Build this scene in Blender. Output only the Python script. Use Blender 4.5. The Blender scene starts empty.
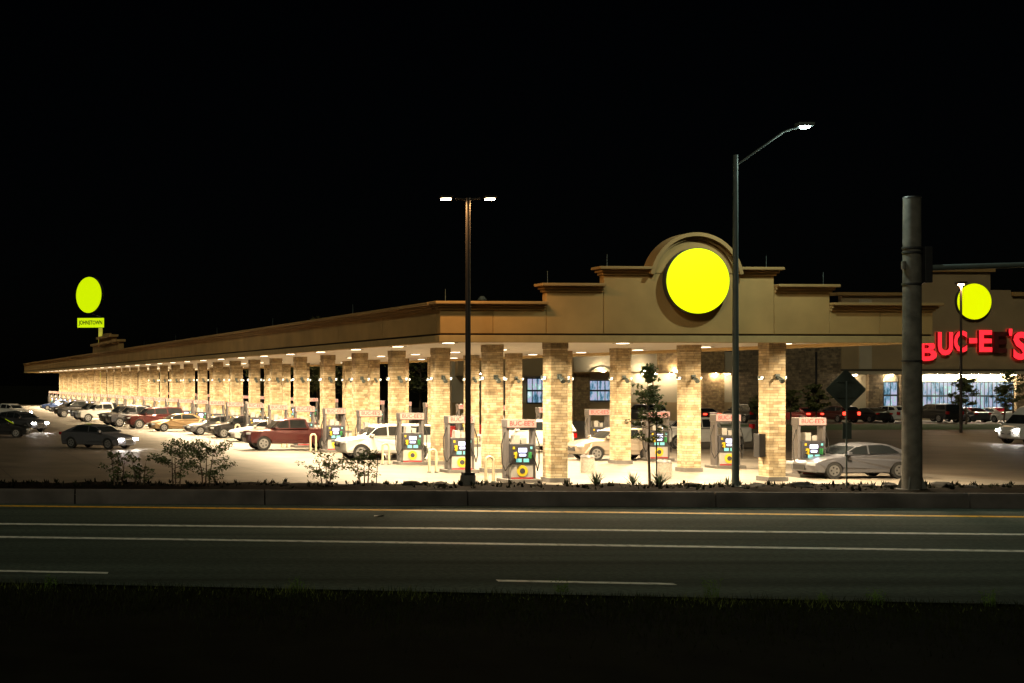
import bpy, bmesh, math, random
from mathutils import Vector, Matrix
random.seed(7)
S = bpy.context.scene
C = bpy.data.collections.new('place'); S.collection.children.link(C)
F, HY, CH = 1422.2, 382.0, 4.0          # focal length in pixels, horizon row, eye height

# ------------------------------------------------------------------ helpers
def D(y): return F*CH/(y-HY)             # distance of a ground point seen at row y
def XY(x, d): return (x*d/F, d)
B0 = Vector((22.33, 57.2)); RV = Vector((1, .0689)).normalized(); SV = Vector((-.0689, 1)).normalized()
YAW = math.atan2(RV.y, RV.x)
def L(p, q, z=0.0):
    v = B0 + RV*p + SV*q
    return Vector((v.x, v.y, z))

def tag(o, label=None, cat=None, group=None, kind=None):
    if label: o['label'] = label
    if cat: o['category'] = cat
    if group: o['group'] = group
    if kind: o['kind'] = kind
    return o
def empty(name, loc, rz=0, label=None, cat=None, group=None):
    o = bpy.data.objects.new(name, None); C.objects.link(o)
    o.location = loc; o.rotation_euler = (0, 0, rz); o.empty_display_size = .3
    return tag(o, label, cat, group)
def copy_tree(o, parent=None):
    c = o.copy(); C.objects.link(c); c.parent = parent
    for ch in list(o.children): copy_tree(ch, c)
    return c

class MB:
    def __init__(s): s.v = []; s.f = []; s.m = []; s.sm = []; s.cur = 0; s.smooth = False
    def add(s, vs, fs):
        n = len(s.v); s.v += [tuple(v) for v in vs]
        for f in fs: s.f.append([i+n for i in f]); s.m.append(s.cur); s.sm.append(s.smooth)
    def box(s, c, size, rz=0, bev=0):
        hx, hy, hz = size[0]/2, size[1]/2, size[2]/2
        pts = [(-hx,-hy,-hz),(hx,-hy,-hz),(hx,hy,-hz),(-hx,hy,-hz),(-hx,-hy,hz),(hx,-hy,hz),(hx,hy,hz),(-hx,hy,hz)]
        cs, sn = math.cos(rz), math.sin(rz)
        s.add([(c[0]+x*cs-y*sn, c[1]+x*sn+y*cs, c[2]+z) for x,y,z in pts],
              [(0,3,2,1),(4,5,6,7),(0,1,5,4),(1,2,6,5),(2,3,7,6),(3,0,4,7)])
        return s
    def b2(s, a, b):
        return s.box([(a[i]+b[i])/2 for i in range(3)], [abs(b[i]-a[i]) for i in range(3)])
    def tube(s, a, b, r1, r2=None, n=12, caps=True):
        r2 = r1 if r2 is None else r2
        a, b = Vector(a), Vector(b); d = (b-a).normalized()
        u = d.orthogonal().normalized(); w = d.cross(u)
        vs = []
        for P, r in ((a, r1), (b, r2)):
            for k in range(n):
                t = 2*math.pi*k/n; vs.append(P+u*math.cos(t)*r+w*math.sin(t)*r)
        sm = s.smooth; s.smooth = True
        s.add(vs, [(k, (k+1)%n, n+(k+1)%n, n+k) for k in range(n)]); s.smooth = sm
        if caps: s.add(vs, [tuple(range(n))[::-1], tuple(range(n, 2*n))])
        return s
    def path(s, pts, r, n=8):
        for a, b in zip(pts, pts[1:]): s.tube(a, b, r, r, n)
        return s
    def prism(s, poly, y0, y1):           # polygon in (x,z) extruded along y
        n = len(poly)
        s.add([(x, y0, z) for x, z in poly]+[(x, y1, z) for x, z in poly],
              [tuple(range(n)), tuple(range(2*n-1, n-1, -1))]+[(k, n+k, n+(k+1)%n, (k+1)%n) for k in range(n)])
        return s
    def disc(s, c, r, y0, y1, n=48):
        return s.prism([(c[0]+r*math.cos(2*math.pi*k/n), c[1]+r*math.sin(2*math.pi*k/n)) for k in range(n)], y0, y1)
    def mesh(s, name, mats):
        me = bpy.data.meshes.new(name); me.from_pydata(s.v, [], s.f)
        for m in (mats if isinstance(mats, (list, tuple)) else [mats]): me.materials.append(m)
        for p, mi, sm in zip(me.polygons, s.m, s.sm): p.material_index = mi; p.use_smooth = sm
        me.update()
        bm = bmesh.new(); bm.from_mesh(me); bmesh.ops.recalc_face_normals(bm, faces=bm.faces); bm.to_mesh(me); bm.free()
        return me
    def build(s, name, mats, parent=None, loc=None, rz=None, bevel=0):
        o = bpy.data.objects.new(name, s.mesh(name, mats)); C.objects.link(o)
        if parent: o.parent = parent
        if loc is not None: o.location = loc
        if rz is not None: o.rotation_euler = (0, 0, rz)
        if bevel:
            b = o.modifiers.new('bevel', 'BEVEL'); b.width = bevel; b.segments = 2; b.limit_method = 'ANGLE'
        return o

# ------------------------------------------------------------------ materials
def nt(name):
    m = bpy.data.materials.new(name); m.use_nodes = True
    t = m.node_tree; b = t.nodes['Principled BSDF']; return m, t, b
def mat(name, col, rough=.6, metal=0, var=.12, scale=3.0, bump=0, emit=None, es=0, coat=0, detail=4, spec=.5):
    m, t, b = nt(name); b.inputs['Specular IOR Level'].default_value = spec
    b.inputs['Roughness'].default_value = rough; b.inputs['Metallic'].default_value = metal
    b.inputs['Coat Weight'].default_value = coat
    g = t.nodes.new('ShaderNodeNewGeometry')
    n = t.nodes.new('ShaderNodeTexNoise'); n.inputs['Scale'].default_value = scale; n.inputs['Detail'].default_value = detail
    t.links.new(g.outputs['Position'], n.inputs['Vector'])
    r = t.nodes.new('ShaderNodeValToRGB'); r.color_ramp.elements[0].position = .3; r.color_ramp.elements[1].position = .7
    r.color_ramp.elements[0].color = tuple(max(0, c*(1-var)) for c in col[:3])+(1,)
    r.color_ramp.elements[1].color = tuple(min(1, c*(1+var)) for c in col[:3])+(1,)
    t.links.new(n.outputs['Fac'], r.inputs['Fac']); t.links.new(r.outputs['Color'], b.inputs['Base Color'])
    if bump:
        bp = t.nodes.new('ShaderNodeBump'); bp.inputs['Strength'].default_value = bump; bp.inputs['Distance'].default_value = .03
        t.links.new(n.outputs['Fac'], bp.inputs['Height']); t.links.new(bp.outputs['Normal'], b.inputs['Normal'])
    if emit:
        b.inputs['Emission Color'].default_value = tuple(emit)+(1,); b.inputs['Emission Strength'].default_value = es
    return m
def glow(name, col, s):
    m, t, b = nt(name)
    b.inputs['Base Color'].default_value = tuple(col)+(1,); b.inputs['Emission Color'].default_value = tuple(col)+(1,)
    b.inputs['Emission Strength'].default_value = s
    return m
def stone(name, c1, c2, mortar, w=.42, h=.085, sc=1.0, along=None):
    """ledgestone courses in the object's own coordinates: width runs round the faces, courses in z"""
    m, t, b = nt(name); b.inputs['Roughness'].default_value = .85
    tc = t.nodes.new('ShaderNodeTexCoord'); sp = t.nodes.new('ShaderNodeSeparateXYZ'); t.links.new(tc.outputs['Object'], sp.inputs[0])
    ad = t.nodes.new('ShaderNodeMath'); ad.operation = 'ADD'; t.links.new(sp.outputs['X'], ad.inputs[0]); t.links.new(sp.outputs['Y'], ad.inputs[1])
    cb = t.nodes.new('ShaderNodeCombineXYZ'); t.links.new(ad.outputs[0], cb.inputs['X']); t.links.new(sp.outputs['Z'], cb.inputs['Y'])
    # random offset per object so columns differ
    oi = t.nodes.new('ShaderNodeObjectInfo'); mu = t.nodes.new('ShaderNodeMath'); mu.operation = 'MULTIPLY'; mu.inputs[1].default_value = 37
    t.links.new(oi.outputs['Random'], mu.inputs[0]); t.links.new(mu.outputs[0], cb.inputs['Z'])
    wn = t.nodes.new('ShaderNodeTexNoise'); wn.inputs['Scale'].default_value = 2.5; t.links.new(cb.outputs[0], wn.inputs['Vector'])
    off = t.nodes.new('ShaderNodeVectorMath'); off.operation = 'MULTIPLY_ADD'
    off.inputs[1].default_value = (.12, .03, 0); t.links.new(wn.outputs['Color'], off.inputs[0]); 
    add2 = t.nodes.new('ShaderNodeVectorMath'); add2.operation = 'ADD'
    rz = t.nodes.new('ShaderNodeCombineXYZ'); t.links.new(mu.outputs[0], rz.inputs['X'])
    t.links.new(cb.outputs[0], add2.inputs[0]); t.links.new(rz.outputs[0], add2.inputs[1]); t.links.new(add2.outputs[0], off.inputs[2])
    br = t.nodes.new('ShaderNodeTexBrick'); br.offset = .37; br.squash = .7; br.squash_frequency = 3
    br.inputs['Scale'].default_value = 1; br.inputs['Brick Width'].default_value = w*sc; br.inputs['Row Height'].default_value = h*sc
    br.inputs['Mortar Size'].default_value = .008*sc; br.inputs['Bias'].default_value = -.1
    br.inputs['Color1'].default_value = tuple(c1)+(1,); br.inputs['Color2'].default_value = tuple(c2)+(1,); br.inputs['Mortar'].default_value = tuple(mortar)+(1,)
    t.links.new(off.outputs[0], br.inputs['Vector'])
    ns = t.nodes.new('ShaderNodeTexNoise'); ns.inputs['Scale'].default_value = 3/sc; ns.inputs['Detail'].default_value = 5; t.links.new(add2.outputs[0], ns.inputs['Vector'])
    rp = t.nodes.new('ShaderNodeMapRange'); rp.inputs['From Min'].default_value = .3; rp.inputs['From Max'].default_value = .7; rp.inputs['To Min'].default_value = .55; rp.inputs['To Max'].default_value = 1.25
    t.links.new(ns.outputs['Fac'], rp.inputs['Value'])
    mx = t.nodes.new('ShaderNodeVectorMath'); mx.operation = 'SCALE'; t.links.new(br.outputs['Color'], mx.inputs[0]); t.links.new(rp.outputs[0], mx.inputs['Scale'])
    t.links.new(mx.outputs[0], b.inputs['Base Color'])
    bp = t.nodes.new('ShaderNodeBump'); bp.inputs['Strength'].default_value = .6; bp.inputs['Distance'].default_value = .03
    t.links.new(br.outputs['Fac'], bp.inputs['Height']); bp.invert = True; t.links.new(bp.outputs['Normal'], b.inputs['Normal'])
    return m
def concrete(name, base, joint, cell):
    m, t, b = nt(name); b.inputs['Roughness'].default_value = .55
    g = t.nodes.new('ShaderNodeNewGeometry')
    mp = t.nodes.new('ShaderNodeMapping'); mp.inputs['Rotation'].default_value = (0, 0, -YAW); t.links.new(g.outputs['Position'], mp.inputs['Vector'])
    br = t.nodes.new('ShaderNodeTexBrick'); br.offset = 0; br.inputs['Scale'].default_value = 1
    br.inputs['Brick Width'].default_value = cell; br.inputs['Row Height'].default_value = cell; br.inputs['Mortar Size'].default_value = .03
    br.inputs['Color1'].default_value = tuple(base)+(1,); br.inputs['Color2'].default_value = tuple(c*.9 for c in base)+(1,); br.inputs['Mortar'].default_value = tuple(joint)+(1,)
    t.links.new(mp.outputs[0], br.inputs['Vector'])
    n = t.nodes.new('ShaderNodeTexNoise'); n.inputs['Scale'].default_value = .35; n.inputs['Detail'].default_value = 8; n.inputs['Roughness'].default_value = .65
    t.links.new(g.outputs['Position'], n.inputs['Vector'])
    rp = t.nodes.new('ShaderNodeMapRange'); rp.inputs['From Min'].default_value = .3; rp.inputs['From Max'].default_value = .7; rp.inputs['To Min'].default_value = .5; rp.inputs['To Max'].default_value = 1.2
    t.links.new(n.outputs['Fac'], rp.inputs['Value'])
    mx = t.nodes.new('ShaderNodeVectorMath'); mx.operation = 'SCALE'; t.links.new(br.outputs['Color'], mx.inputs[0]); t.links.new(rp.outputs[0], mx.inputs['Scale'])
    t.links.new(mx.outputs[0], b.inputs['Base Color'])
    return m
def asphalt(name, base):
    m, t, b = nt(name); b.inputs['Roughness'].default_value = .9; b.inputs['Specular IOR Level'].default_value = .12
    g = t.nodes.new('ShaderNodeNewGeometry')
    mp = t.nodes.new('ShaderNodeMapping'); mp.inputs['Rotation'].default_value = (0, 0, .11); mp.inputs['Scale'].default_value = (.04, .9, 1); t.links.new(g.outputs['Position'], mp.inputs['Vector'])
    n = t.nodes.new('ShaderNodeTexNoise'); n.inputs['Scale'].default_value = 1; n.inputs['Detail'].default_value = 5; t.links.new(mp.outputs[0], n.inputs['Vector'])
    n2 = t.nodes.new('ShaderNodeTexNoise'); n2.inputs['Scale'].default_value = 9; n2.inputs['Detail'].default_value = 6; t.links.new(g.outputs['Position'], n2.inputs['Vector'])
    a = t.nodes.new('ShaderNodeMapRange'); a.inputs['From Min'].default_value = .3; a.inputs['From Max'].default_value = .7; a.inputs['To Min'].default_value = .5; a.inputs['To Max'].default_value = 1.3; t.links.new(n.outputs['Fac'], a.inputs['Value'])
    c = t.nodes.new('ShaderNodeMapRange'); c.inputs['From Min'].default_value = .3; c.inputs['From Max'].default_value = .7; c.inputs['To Min'].default_value = .6; c.inputs['To Max'].default_value = 1.3; t.links.new(n2.outputs['Fac'], c.inputs['Value'])
    mu = t.nodes.new('ShaderNodeMath'); mu.operation = 'MULTIPLY'; t.links.new(a.outputs[0], mu.inputs[0]); t.links.new(c.outputs[0], mu.inputs[1])
    rgb = t.nodes.new('ShaderNodeRGB'); rgb.outputs[0].default_value = tuple(base)+(1,)
    mx = t.nodes.new('ShaderNodeVectorMath'); mx.operation = 'SCALE'; t.links.new(rgb.outputs[0], mx.inputs[0]); t.links.new(mu.outputs[0], mx.inputs['Scale'])
    t.links.new(mx.outputs[0], b.inputs['Base Color'])
    return m
def paint_line(name, col):
    m, t, b = nt(name); b.inputs['Roughness'].default_value = .6
    g = t.nodes.new('ShaderNodeNewGeometry')
    n = t.nodes.new('ShaderNodeTexNoise'); n.inputs['Scale'].default_value = 5; n.inputs['Detail'].default_value = 8; t.links.new(g.outputs['Position'], n.inputs['Vector'])
    r = t.nodes.new('ShaderNodeValToRGB'); r.color_ramp.elements[0].position = .33; r.color_ramp.elements[1].position = .5
    r.color_ramp.elements[0].color = tuple(c*.35 for c in col)+(1,); r.color_ramp.elements[1].color = tuple(col)+(1,)
    t.links.new(n.outputs['Fac'], r.inputs['Fac']); t.links.new(r.outputs['Color'], b.inputs['Base Color'])
    return m
def shelves(name, s):
    """a lit shop interior seen through glass: upright shelving and signs in cool and warm light"""
    m, t, b = nt(name); b.inputs['Roughness'].default_value = .15; b.inputs['Base Color'].default_value = (.03, .04, .05, 1)
    tc = t.nodes.new('ShaderNodeTexCoord')
    mp = t.nodes.new('ShaderNodeMapping'); mp.inputs['Scale'].default_value = (1.4, 1, .45); t.links.new(tc.outputs['Object'], mp.inputs['Vector'])
    n = t.nodes.new('ShaderNodeTexNoise'); n.inputs['Scale'].default_value = 1.1; n.inputs['Detail'].default_value = 6; n.inputs['Roughness'].default_value = .7; t.links.new(mp.outputs[0], n.inputs['Vector'])
    r = t.nodes.new('ShaderNodeValToRGB'); e = r.color_ramp.elements
    e[0].position = .36; e[0].color = (.02, .05, .07, 1); e[1].position = .66; e[1].color = (.75, .85, .95, 1)
    for p, c in ((.44, (.08, .22, .33, 1)), (.5, (.35, .45, .6, 1)), (.55, (.5, .4, .6, 1)), (.6, (.25, .6, .5, 1))):
        k = e.new(p); k.color = c
    t.links.new(n.outputs['Fac'], r.inputs['Fac']); t.links.new(r.outputs['Color'], b.inputs['Emission Color']); b.inputs['Emission Strength'].default_value = s
    return m

M = {
 'ground': mat('dark soil', (.008, .008, .005), .95, spec=.05, var=.4, scale=.8, bump=.5),
 'grass': mat('dry roadside grass', (.016, .020, .006), .8, spec=.05, var=.45, scale=2),
 'fringe': mat('green verge weeds', (.12, .15, .035), .8, spec=.05, var=.5, scale=3),
 'weed': mat('green weeds', (.09, .16, .03), .7, spec=.1, var=.3, scale=6),
 'road': asphalt('worn road asphalt', (.064, .086, .071)),
 'lot': concrete('parking concrete', (.15, .118, .088), (.06, .05, .04), 4.6),
 'pad': concrete('forecourt concrete', (.20, .175, .145), (.09, .08, .065), 4.0),
 'white_line': paint_line('white road paint', (.8, .82, .74)),
 'yellow_line': paint_line('yellow road paint', (.85, .47, .02)),
 'barrier': mat('dirty barrier concrete', (.085, .074, .070), .9, var=.45, scale=.9, bump=.2, detail=9),
 'wallc': mat('kerb concrete', (.13, .12, .11), .85, var=.3, scale=1.3, bump=.2),
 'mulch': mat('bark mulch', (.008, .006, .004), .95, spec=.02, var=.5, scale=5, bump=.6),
 'stucco': mat('tan stucco', (.43, .262, .092), .9, var=.15, scale=.7, bump=.08, detail=8),
 'cornice': mat('brown cornice stucco', (.36, .22, .08), .85, var=.08, scale=2),
 'groove': mat('dark reveal', (.07, .05, .03), .9),
 'band': mat('warm band stucco', (.45, .31, .13), .85, var=.08),
 'soffit': mat('cream soffit metal', (.80, .75, .66), .5, var=.04, scale=.7),
 'roofdeck': mat('dark roof membrane', (.05, .05, .05), .9),
 'stone': stone('tan ledgestone', (.62, .51, .33), (.33, .235, .12), (.2, .145, .08), .5, .115),
 'stonecap': stone('brown ledgestone cap', (.36, .27, .14), (.24, .165, .08), (.12, .085, .05), .34, .08),
 'panel': glow('led canopy lens', (1, .82, .56), 9),
 'flood': glow('flood lamp lens', (1, .9, .7), 2.6),
 'lampw': glow('white street lamp lens', (.85, 1, .98), 120),
 'lampo': glow('warm street lamp lens', (1, .62, .28), 60),
 'steel': mat('galvanised steel', (.10, .125, .12), .55, .3, var=.15, scale=2),
 'signalsteel': mat('weathered steel pole', (.10, .095, .082), .7, .2, var=.35, scale=3, bump=.2),
 'darkpole': mat('dark bronze pole', (.06, .05, .045), .45, .5),
 'darkmetal': mat('dark metal', (.03, .03, .032), .5, .4),
 'signback': mat('bare aluminium sign back', (.06, .075, .065), .55, .3, var=.4, scale=2),
 'yellowdisc': glow('lit yellow sign face', (.80, .92, .0), .95),
 'yellowfar': glow('lit yellow green sign face', (.62, .85, .0), .9),
 'yellowpole': glow('yellow pole with painted glow', (.6, .55, .06), .6),  # pole is no lamp; floodlight falling on it is painted in as emission
 'signrim': mat('sign rim', (.05, .05, .05), .5),
 'red': glow('red neon letter face', (1, .022, .035), 1.5),
 'redside': mat('red letter return', (.35, .01, .015), .5),
 'dimE': mat('unlit letter face', (.13, .02, .02), .5),
 'pinkhead': mat('lit topper panel', (.42, .25, .21), .4, var=.03, emit=(1, .6, .5), es=.3),
 'redtext': mat('red lettering', (.4, .02, .02), .6),
 'greentext': mat('dark lettering', (.02, .05, .01), .6),
 'pumpdark': mat('dark pump cabinet', (.05, .05, .06), .35),
 'pumpgrey': mat('grey pump cladding', (.13, .12, .12), .4),
 'pumpwhite': mat('white pump panel', (.42, .40, .37), .4),
 'screen': glow('bright pump screen', (.62, .66, 1), 3.2),
 'screen2': glow('teal pump display', (.15, .5, .5), .8),
 'yellow': mat('yellow decal', (.72, .52, .03), .45, var=.05),
 'green': mat('green nozzle boot', (.03, .22, .06), .45),
 'black': mat('black rubber', (.02, .02, .02), .7),
 'bollard': mat('cream bollard', (.62, .54, .36), .5),
 'glasscar': mat('car glass', (.015, .018, .02), .06, var=.02),
 'tyre': mat('tyre rubber', (.022, .022, .022), .85),
 'rim': mat('alloy rim', (.45, .45, .46), .35, .8),
 'plastic': mat('black trim', (.025, .025, .027), .6),
 'hl_off': mat('clear headlamp', (.5, .52, .55), .1),
 'hl_on': glow('lit headlamp', (1, .93, .84), 110),
 'tl_off': mat('red tail lamp', (.35, .01, .01), .25),
 'tl_on': glow('lit tail lamp', (1, .04, .02), 5),
 'bark': mat('grey brown bark', (.11, .08, .055), .9, var=.3, scale=8, bump=.4),
 'leaf': mat('green leaves', (.075, .11, .03), .6, var=.4, scale=5),
 'leaf2': mat('olive leaves', (.10, .11, .035), .6, var=.4, scale=4),
 'leaf3': mat('dark hedge leaves', (.016, .018, .008), .7, spec=.05, var=.4, scale=3),
 'bin': mat('pebbled concrete bin', (.36, .33, .28), .9, var=.2, scale=14, bump=.3),
 'rock': mat('grey boulder', (.05, .045, .04), .9, spec=.1, var=.35, scale=3, bump=.5),
 'shopstucco': mat('pale shop stucco', (.42, .36, .26), .9, var=.06, scale=.6),
 'shopdark': mat('brown shop stucco', (.33, .24, .13), .9, var=.08, scale=.6),
 'shopstone': stone('brown shop ledgestone', (.27, .2, .12), (.13, .095, .06), (.08, .06, .04), .7, .22),
 'shopstone2': stone('rust shop ledgestone', (.42, .28, .13), (.27, .17, .08), (.14, .1, .06), .6, .2),
 'frame': mat('dark window frame', (.03, .04, .045), .5),
 'interior': shelves('lit shop interior', 1.0),
 'interior2': shelves('lit arched window', 1.1),
 'downlight': glow('wall washer lens', (1, .82, .54), 300),
 'lawn': mat('mown lawn', (.05, .1, .02), .9, var=.3, scale=1.2),
 'yucca': mat('yucca leaves', (.09, .12, .07), .6),
}
def paint(name, col, metal=.3, rough=.3): return mat(name+' car paint', col, rough, metal, var=.03, coat=.6)
PAINT = {'silver': paint('silver', (.19, .195, .225), .6), 'beige': paint('champagne', (.5, .42, .33), .4), 'white': paint('white', (.68, .66, .63), 0),
 'maroon': paint('maroon', (.07, .010, .010), .3), 'black': paint('black', (.018, .018, .02), .2), 'grey': paint('dark grey', (.09, .09, .10), .4),
 'blue': paint('blue', (.035, .07, .2), .4), 'tan': paint('tan', (.34, .23, .12), .4), 'red': paint('red', (.3, .02, .02), .1), 'green': paint('dark green', (.02, .05, .03), .3)}

def text_mesh(s, size, depth, mats, name='lettering', bold=.0, align='CENTER'):
    cu = bpy.data.curves.new(name, 'FONT'); cu.body = s; cu.size = size; cu.extrude = depth; cu.offset = bold
    cu.align_x = align; cu.align_y = 'CENTER'; cu.resolution_u = 3
    o = bpy.data.objects.new(name, cu); C.objects.link(o)
    dg = bpy.context.evaluated_depsgraph_get(); me = bpy.data.meshes.new_from_object(o.evaluated_get(dg))
    bpy.data.objects.remove(o); bpy.data.curves.remove(cu)
    me.transform(Matrix.Rotation(math.pi/2, 4, 'X'))      # stands upright, faces -y
    me.materials.clear()
    for m in mats: me.materials.append(m)
    for p in me.polygons: p.material_index = 0 if (len(mats) == 1 or abs(p.normal.y) > .7) else 1
    return me
def mobj(name, me, parent=None, loc=(0,0,0), rz=0):
    o = bpy.data.objects.new(name, me); C.objects.link(o); o.parent = parent; o.location = loc; o.rotation_euler = (0, 0, rz); return o

def area(name, loc, parent, power, col, size=.35, rot=(0,0,0), spread=None):
    l = bpy.data.lights.new(name, 'AREA'); l.shape = 'DISK'; l.size = size; l.energy = power; l.color = col
    if spread: l.spread = spread
    o = bpy.data.objects.new(name, l); C.objects.link(o); o.parent = parent; o.location = loc; o.rotation_euler = rot; return o
# ------------------------------------------------------------------ setting
def sheet(name, pts, z, m, **k):
    mb = MB(); mb.add([(x, y, z) for x, y in pts], [tuple(range(len(pts)))])
    return tag(mb.build(name, m), kind='structure', **k)
sheet('ground', [(-900, -60), (1100, -60), (1100, 1500), (-900, 1500)], -.06, M['ground'])
def line_pts(y0, y1):                     # a line seen at row y0 at x=0 and row y1 at x=1024
    d0, d1 = D(y0), D(y1); a = Vector((0, d0)); b = Vector((1024*d1/F, d1)); return a, (b-a).normalized()
def along(y0, y1, t): a, u = line_pts(y0, y1); return a+u*t
ge = [along(582.5, 604.5, t) for t in (-70, 110)]
we = [along(503.5, 508.8, t) for t in (-70, 110)]
sheet('road', [tuple(ge[0]), tuple(ge[1]), tuple(we[1]), tuple(we[0])], 0, M['road'])
def stripe(name, y0, y1, w, m, t0=-70, t1=110):
    a, u = line_pts(y0, y1); n = Vector((-u.y, u.x)); mb = MB()
    N = 60; vs = []; fs = []
    for k in range(N+1):
        p = a+u*(t0+(t1-t0)*k/N)
        vs += [(*(p-n*w/2), .005), (*(p+n*w/2), .005)]
        if k: fs.append((2*k-2, 2*k-1, 2*k+1, 2*k))
    mb.add(vs, fs); return tag(mb.build(name, m), kind='structure')
stripe('road_marking', 523.9, 534.6, .42, M['white_line'])
stripe('road_marking', 537.0, 551.3, .40, M['white_line'])
stripe('road_marking', 505.9, 517.0, .44, M['yellow_line'])
for (xa, xb) in ((-175, 108), (497, 675), (1110, 1300)):
    s0 = along(571.0, 591.0, 0)
    a, u = line_pts(571.0, 591.0)
    def t_of(x):                           # distance along the lane line at which it is seen at column x
        k = x/F; return (k*a.y-a.x)/(u.x-k*u.y)
    stripe('road_marking', 571.0, 591.0, .26, M['white_line'], t_of(xa), t_of(xb))
# lot and forecourt pad
sheet('parking_lot', [(-150, 53.2), (220, 46.9), (220, 144), (-150, 330)], -.02, M['lot'])
pp = [L(-13, -3.6), L(18.5, -3.6), L(18.5, 184), L(-13, 184)]
sheet('forecourt', [(v.x, v.y) for v in pp], -.012, M['pad'])
# parking bay stripe near the left drive, seen just past the cars
for x0, x1, y in ((62, 88, 422.5), (66, 86, 424.2)):
    d = D(y); a = XY(x0, d); b = XY(x1, d)
    mb = MB(); mb.box(((a[0]+b[0])/2, d, -.012), (b[0]-a[0], .22, .006)); tag(mb.build('bay_marking', M['white_line']), kind='structure')

# low barrier wall with joints
a, u = line_pts(503.5, 508.8)
ang = math.atan2(u.y, u.x)
wall = empty('barrier_wall', (a.x, a.y, 0), ang, 'long low concrete barrier wall with joints between road and planting bed', 'wall')
def t_wall(x): k = x/F; return (k*a.y-a.x)/(u.x-k*u.y)
js = [-560, -330, -120, 75, 265, 468, 716, 970, 1250, 1600, 2000]
ts = [t_wall(x) for x in js]
prof = [(-.02, .0), (.03, .40), (.06, .475), (.24, .475), (.27, .40), (.32, 0)]
for t0, t1 in zip(ts, ts[1:]):
    mb = MB(); n = len(prof); x0, x1 = t0+.022, t1-.022
    mb.add([(x0, y, z) for y, z in prof]+[(x1, y, z) for y, z in prof], [tuple(range(n)), tuple(range(2*n-1, n-1, -1))]+[(k, n+k, n+(k+1)%n, (k+1)%n) for k in range(n)])
    mb.build('wall_segment', M['barrier'], wall, bevel=.012)
# raised planting bed
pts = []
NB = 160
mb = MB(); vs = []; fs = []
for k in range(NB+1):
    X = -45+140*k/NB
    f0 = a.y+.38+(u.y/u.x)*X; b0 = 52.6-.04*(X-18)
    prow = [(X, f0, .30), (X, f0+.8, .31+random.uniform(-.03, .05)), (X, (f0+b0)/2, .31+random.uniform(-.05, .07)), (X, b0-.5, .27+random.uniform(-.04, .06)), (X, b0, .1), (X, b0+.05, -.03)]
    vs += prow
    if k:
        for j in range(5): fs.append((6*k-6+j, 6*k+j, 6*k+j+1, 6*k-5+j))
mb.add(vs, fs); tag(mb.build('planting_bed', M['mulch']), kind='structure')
mb = MB()
for k in range(100):
    pass
kerb = MB(); 
for k in range(NB):
    X = -45+140*k/NB; X1 = X+140/NB
    y0 = 52.68-.04*(X-18); y1 = 52.68-.04*(X1-18)
    kerb.add([(X, y0, -.03), (X1, y1, -.03), (X1, y1, .13), (X, y0, .13), (X, y0+.16, -.03), (X1, y1+.16, -.03), (X1, y1+.16, .13), (X, y0+.16, .13)],
             [(0,1,2,3), (3,2,6,7), (7,6,5,4)])
tag(kerb.build('kerb', M['wallc']), kind='structure')

# ------------------------------------------------------------------ canopy
can = empty('fuel_canopy', L(0, 0, 0), YAW, 'very long tan fuel station canopy with stepped parapet on stone columns', 'canopy')
PL, PR, QF, QB = -5.87, 13.75, -2.9, 180.8
ZL, ZS, ZP = 5.51, 5.66, 7.04
mb = MB(); mb.b2((PL+.35, QF+.35, ZS), (PR-.35, QB-.35, ZS+.1)); mb.build('soffit', M['soffit'], can)
mb = MB(); mb.b2((PL+.37, QF+.37, 6.55), (PR-.37, QB-.37, 6.6)); mb.build('roof', M['roofdeck'], can)
def rect_ring(mb, o, z0, z1, th):         # ring round the canopy, o = how far proud of the wall line
    x0, x1, y0, y1 = PL-o, PR+o, QF-o, QB+o
    mb.b2((x0, y0, z0), (x1, y0+th, z1)); mb.b2((x0, y1-th, z0), (x1, y1, z1))
    mb.b2((x0, y0+th, z0), (x0+th, y1-th, z1)); mb.b2((x1-th, y0+th, z0), (x1, y1-th, z1))
mb = MB(); rect_ring(mb, .04, ZL, 5.775, .4); mb.build('fascia_band', M['band'], can, bevel=.015)
mb = MB(); rect_ring(mb, -.05, 5.775, 5.85, .3); mb.build('reveal', M['groove'], can)
# joint lines cut in the parapet are real gaps between panels
def parapet(mb, axis, base, th, outline):
    """outline = list of (a0,a1,ztop); a wall standing on `base` along an axis"""
    for a0, a1, zt in outline:
        if axis == 'p': mb.b2((a0+.012, base, 5.85), (a1-.012, base+th, zt))
        else: mb.b2((base, a0+.012, 5.85), (base+th, a1-.012, zt))
C1, C2, C3, C4 = -1.72, .54, 7.32, 9.56
Z1, Z2, Z3 = ZP-.12, 7.62, 8.27
mb = MB(); parapet(mb, 'p', QF, .35, [(PL, -3.8, Z1), (-3.8, C1, Z1), (C1, C2, Z2), (C2, C3, Z3), (C3, C4, Z2), (C4, 11.6, Z1), (11.6, PR, Z1)])
mb.build('front_parapet', M['stucco'], can, bevel=.01)
mb = MB()
SB = [(QF+.36+k*6.1, QF+.36+(k+1)*6.1, Z1) for k in range(30)]
SB[-1] = (SB[-1][0], QB-.36, Z1)
parapet(mb, 'q', PL, .35, SB)
mb.build('side_parapet', M['stucco'], can)
mb = MB(); parapet(mb, 'q', PR-.35, .35, SB); mb.build('side_parapet', M['stucco'], can)
mb = MB(); parapet(mb, 'p', QB-.35, .35, [(PL, PR, Z1)]); mb.build('rear_parapet', M['stucco'], can)
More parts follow.
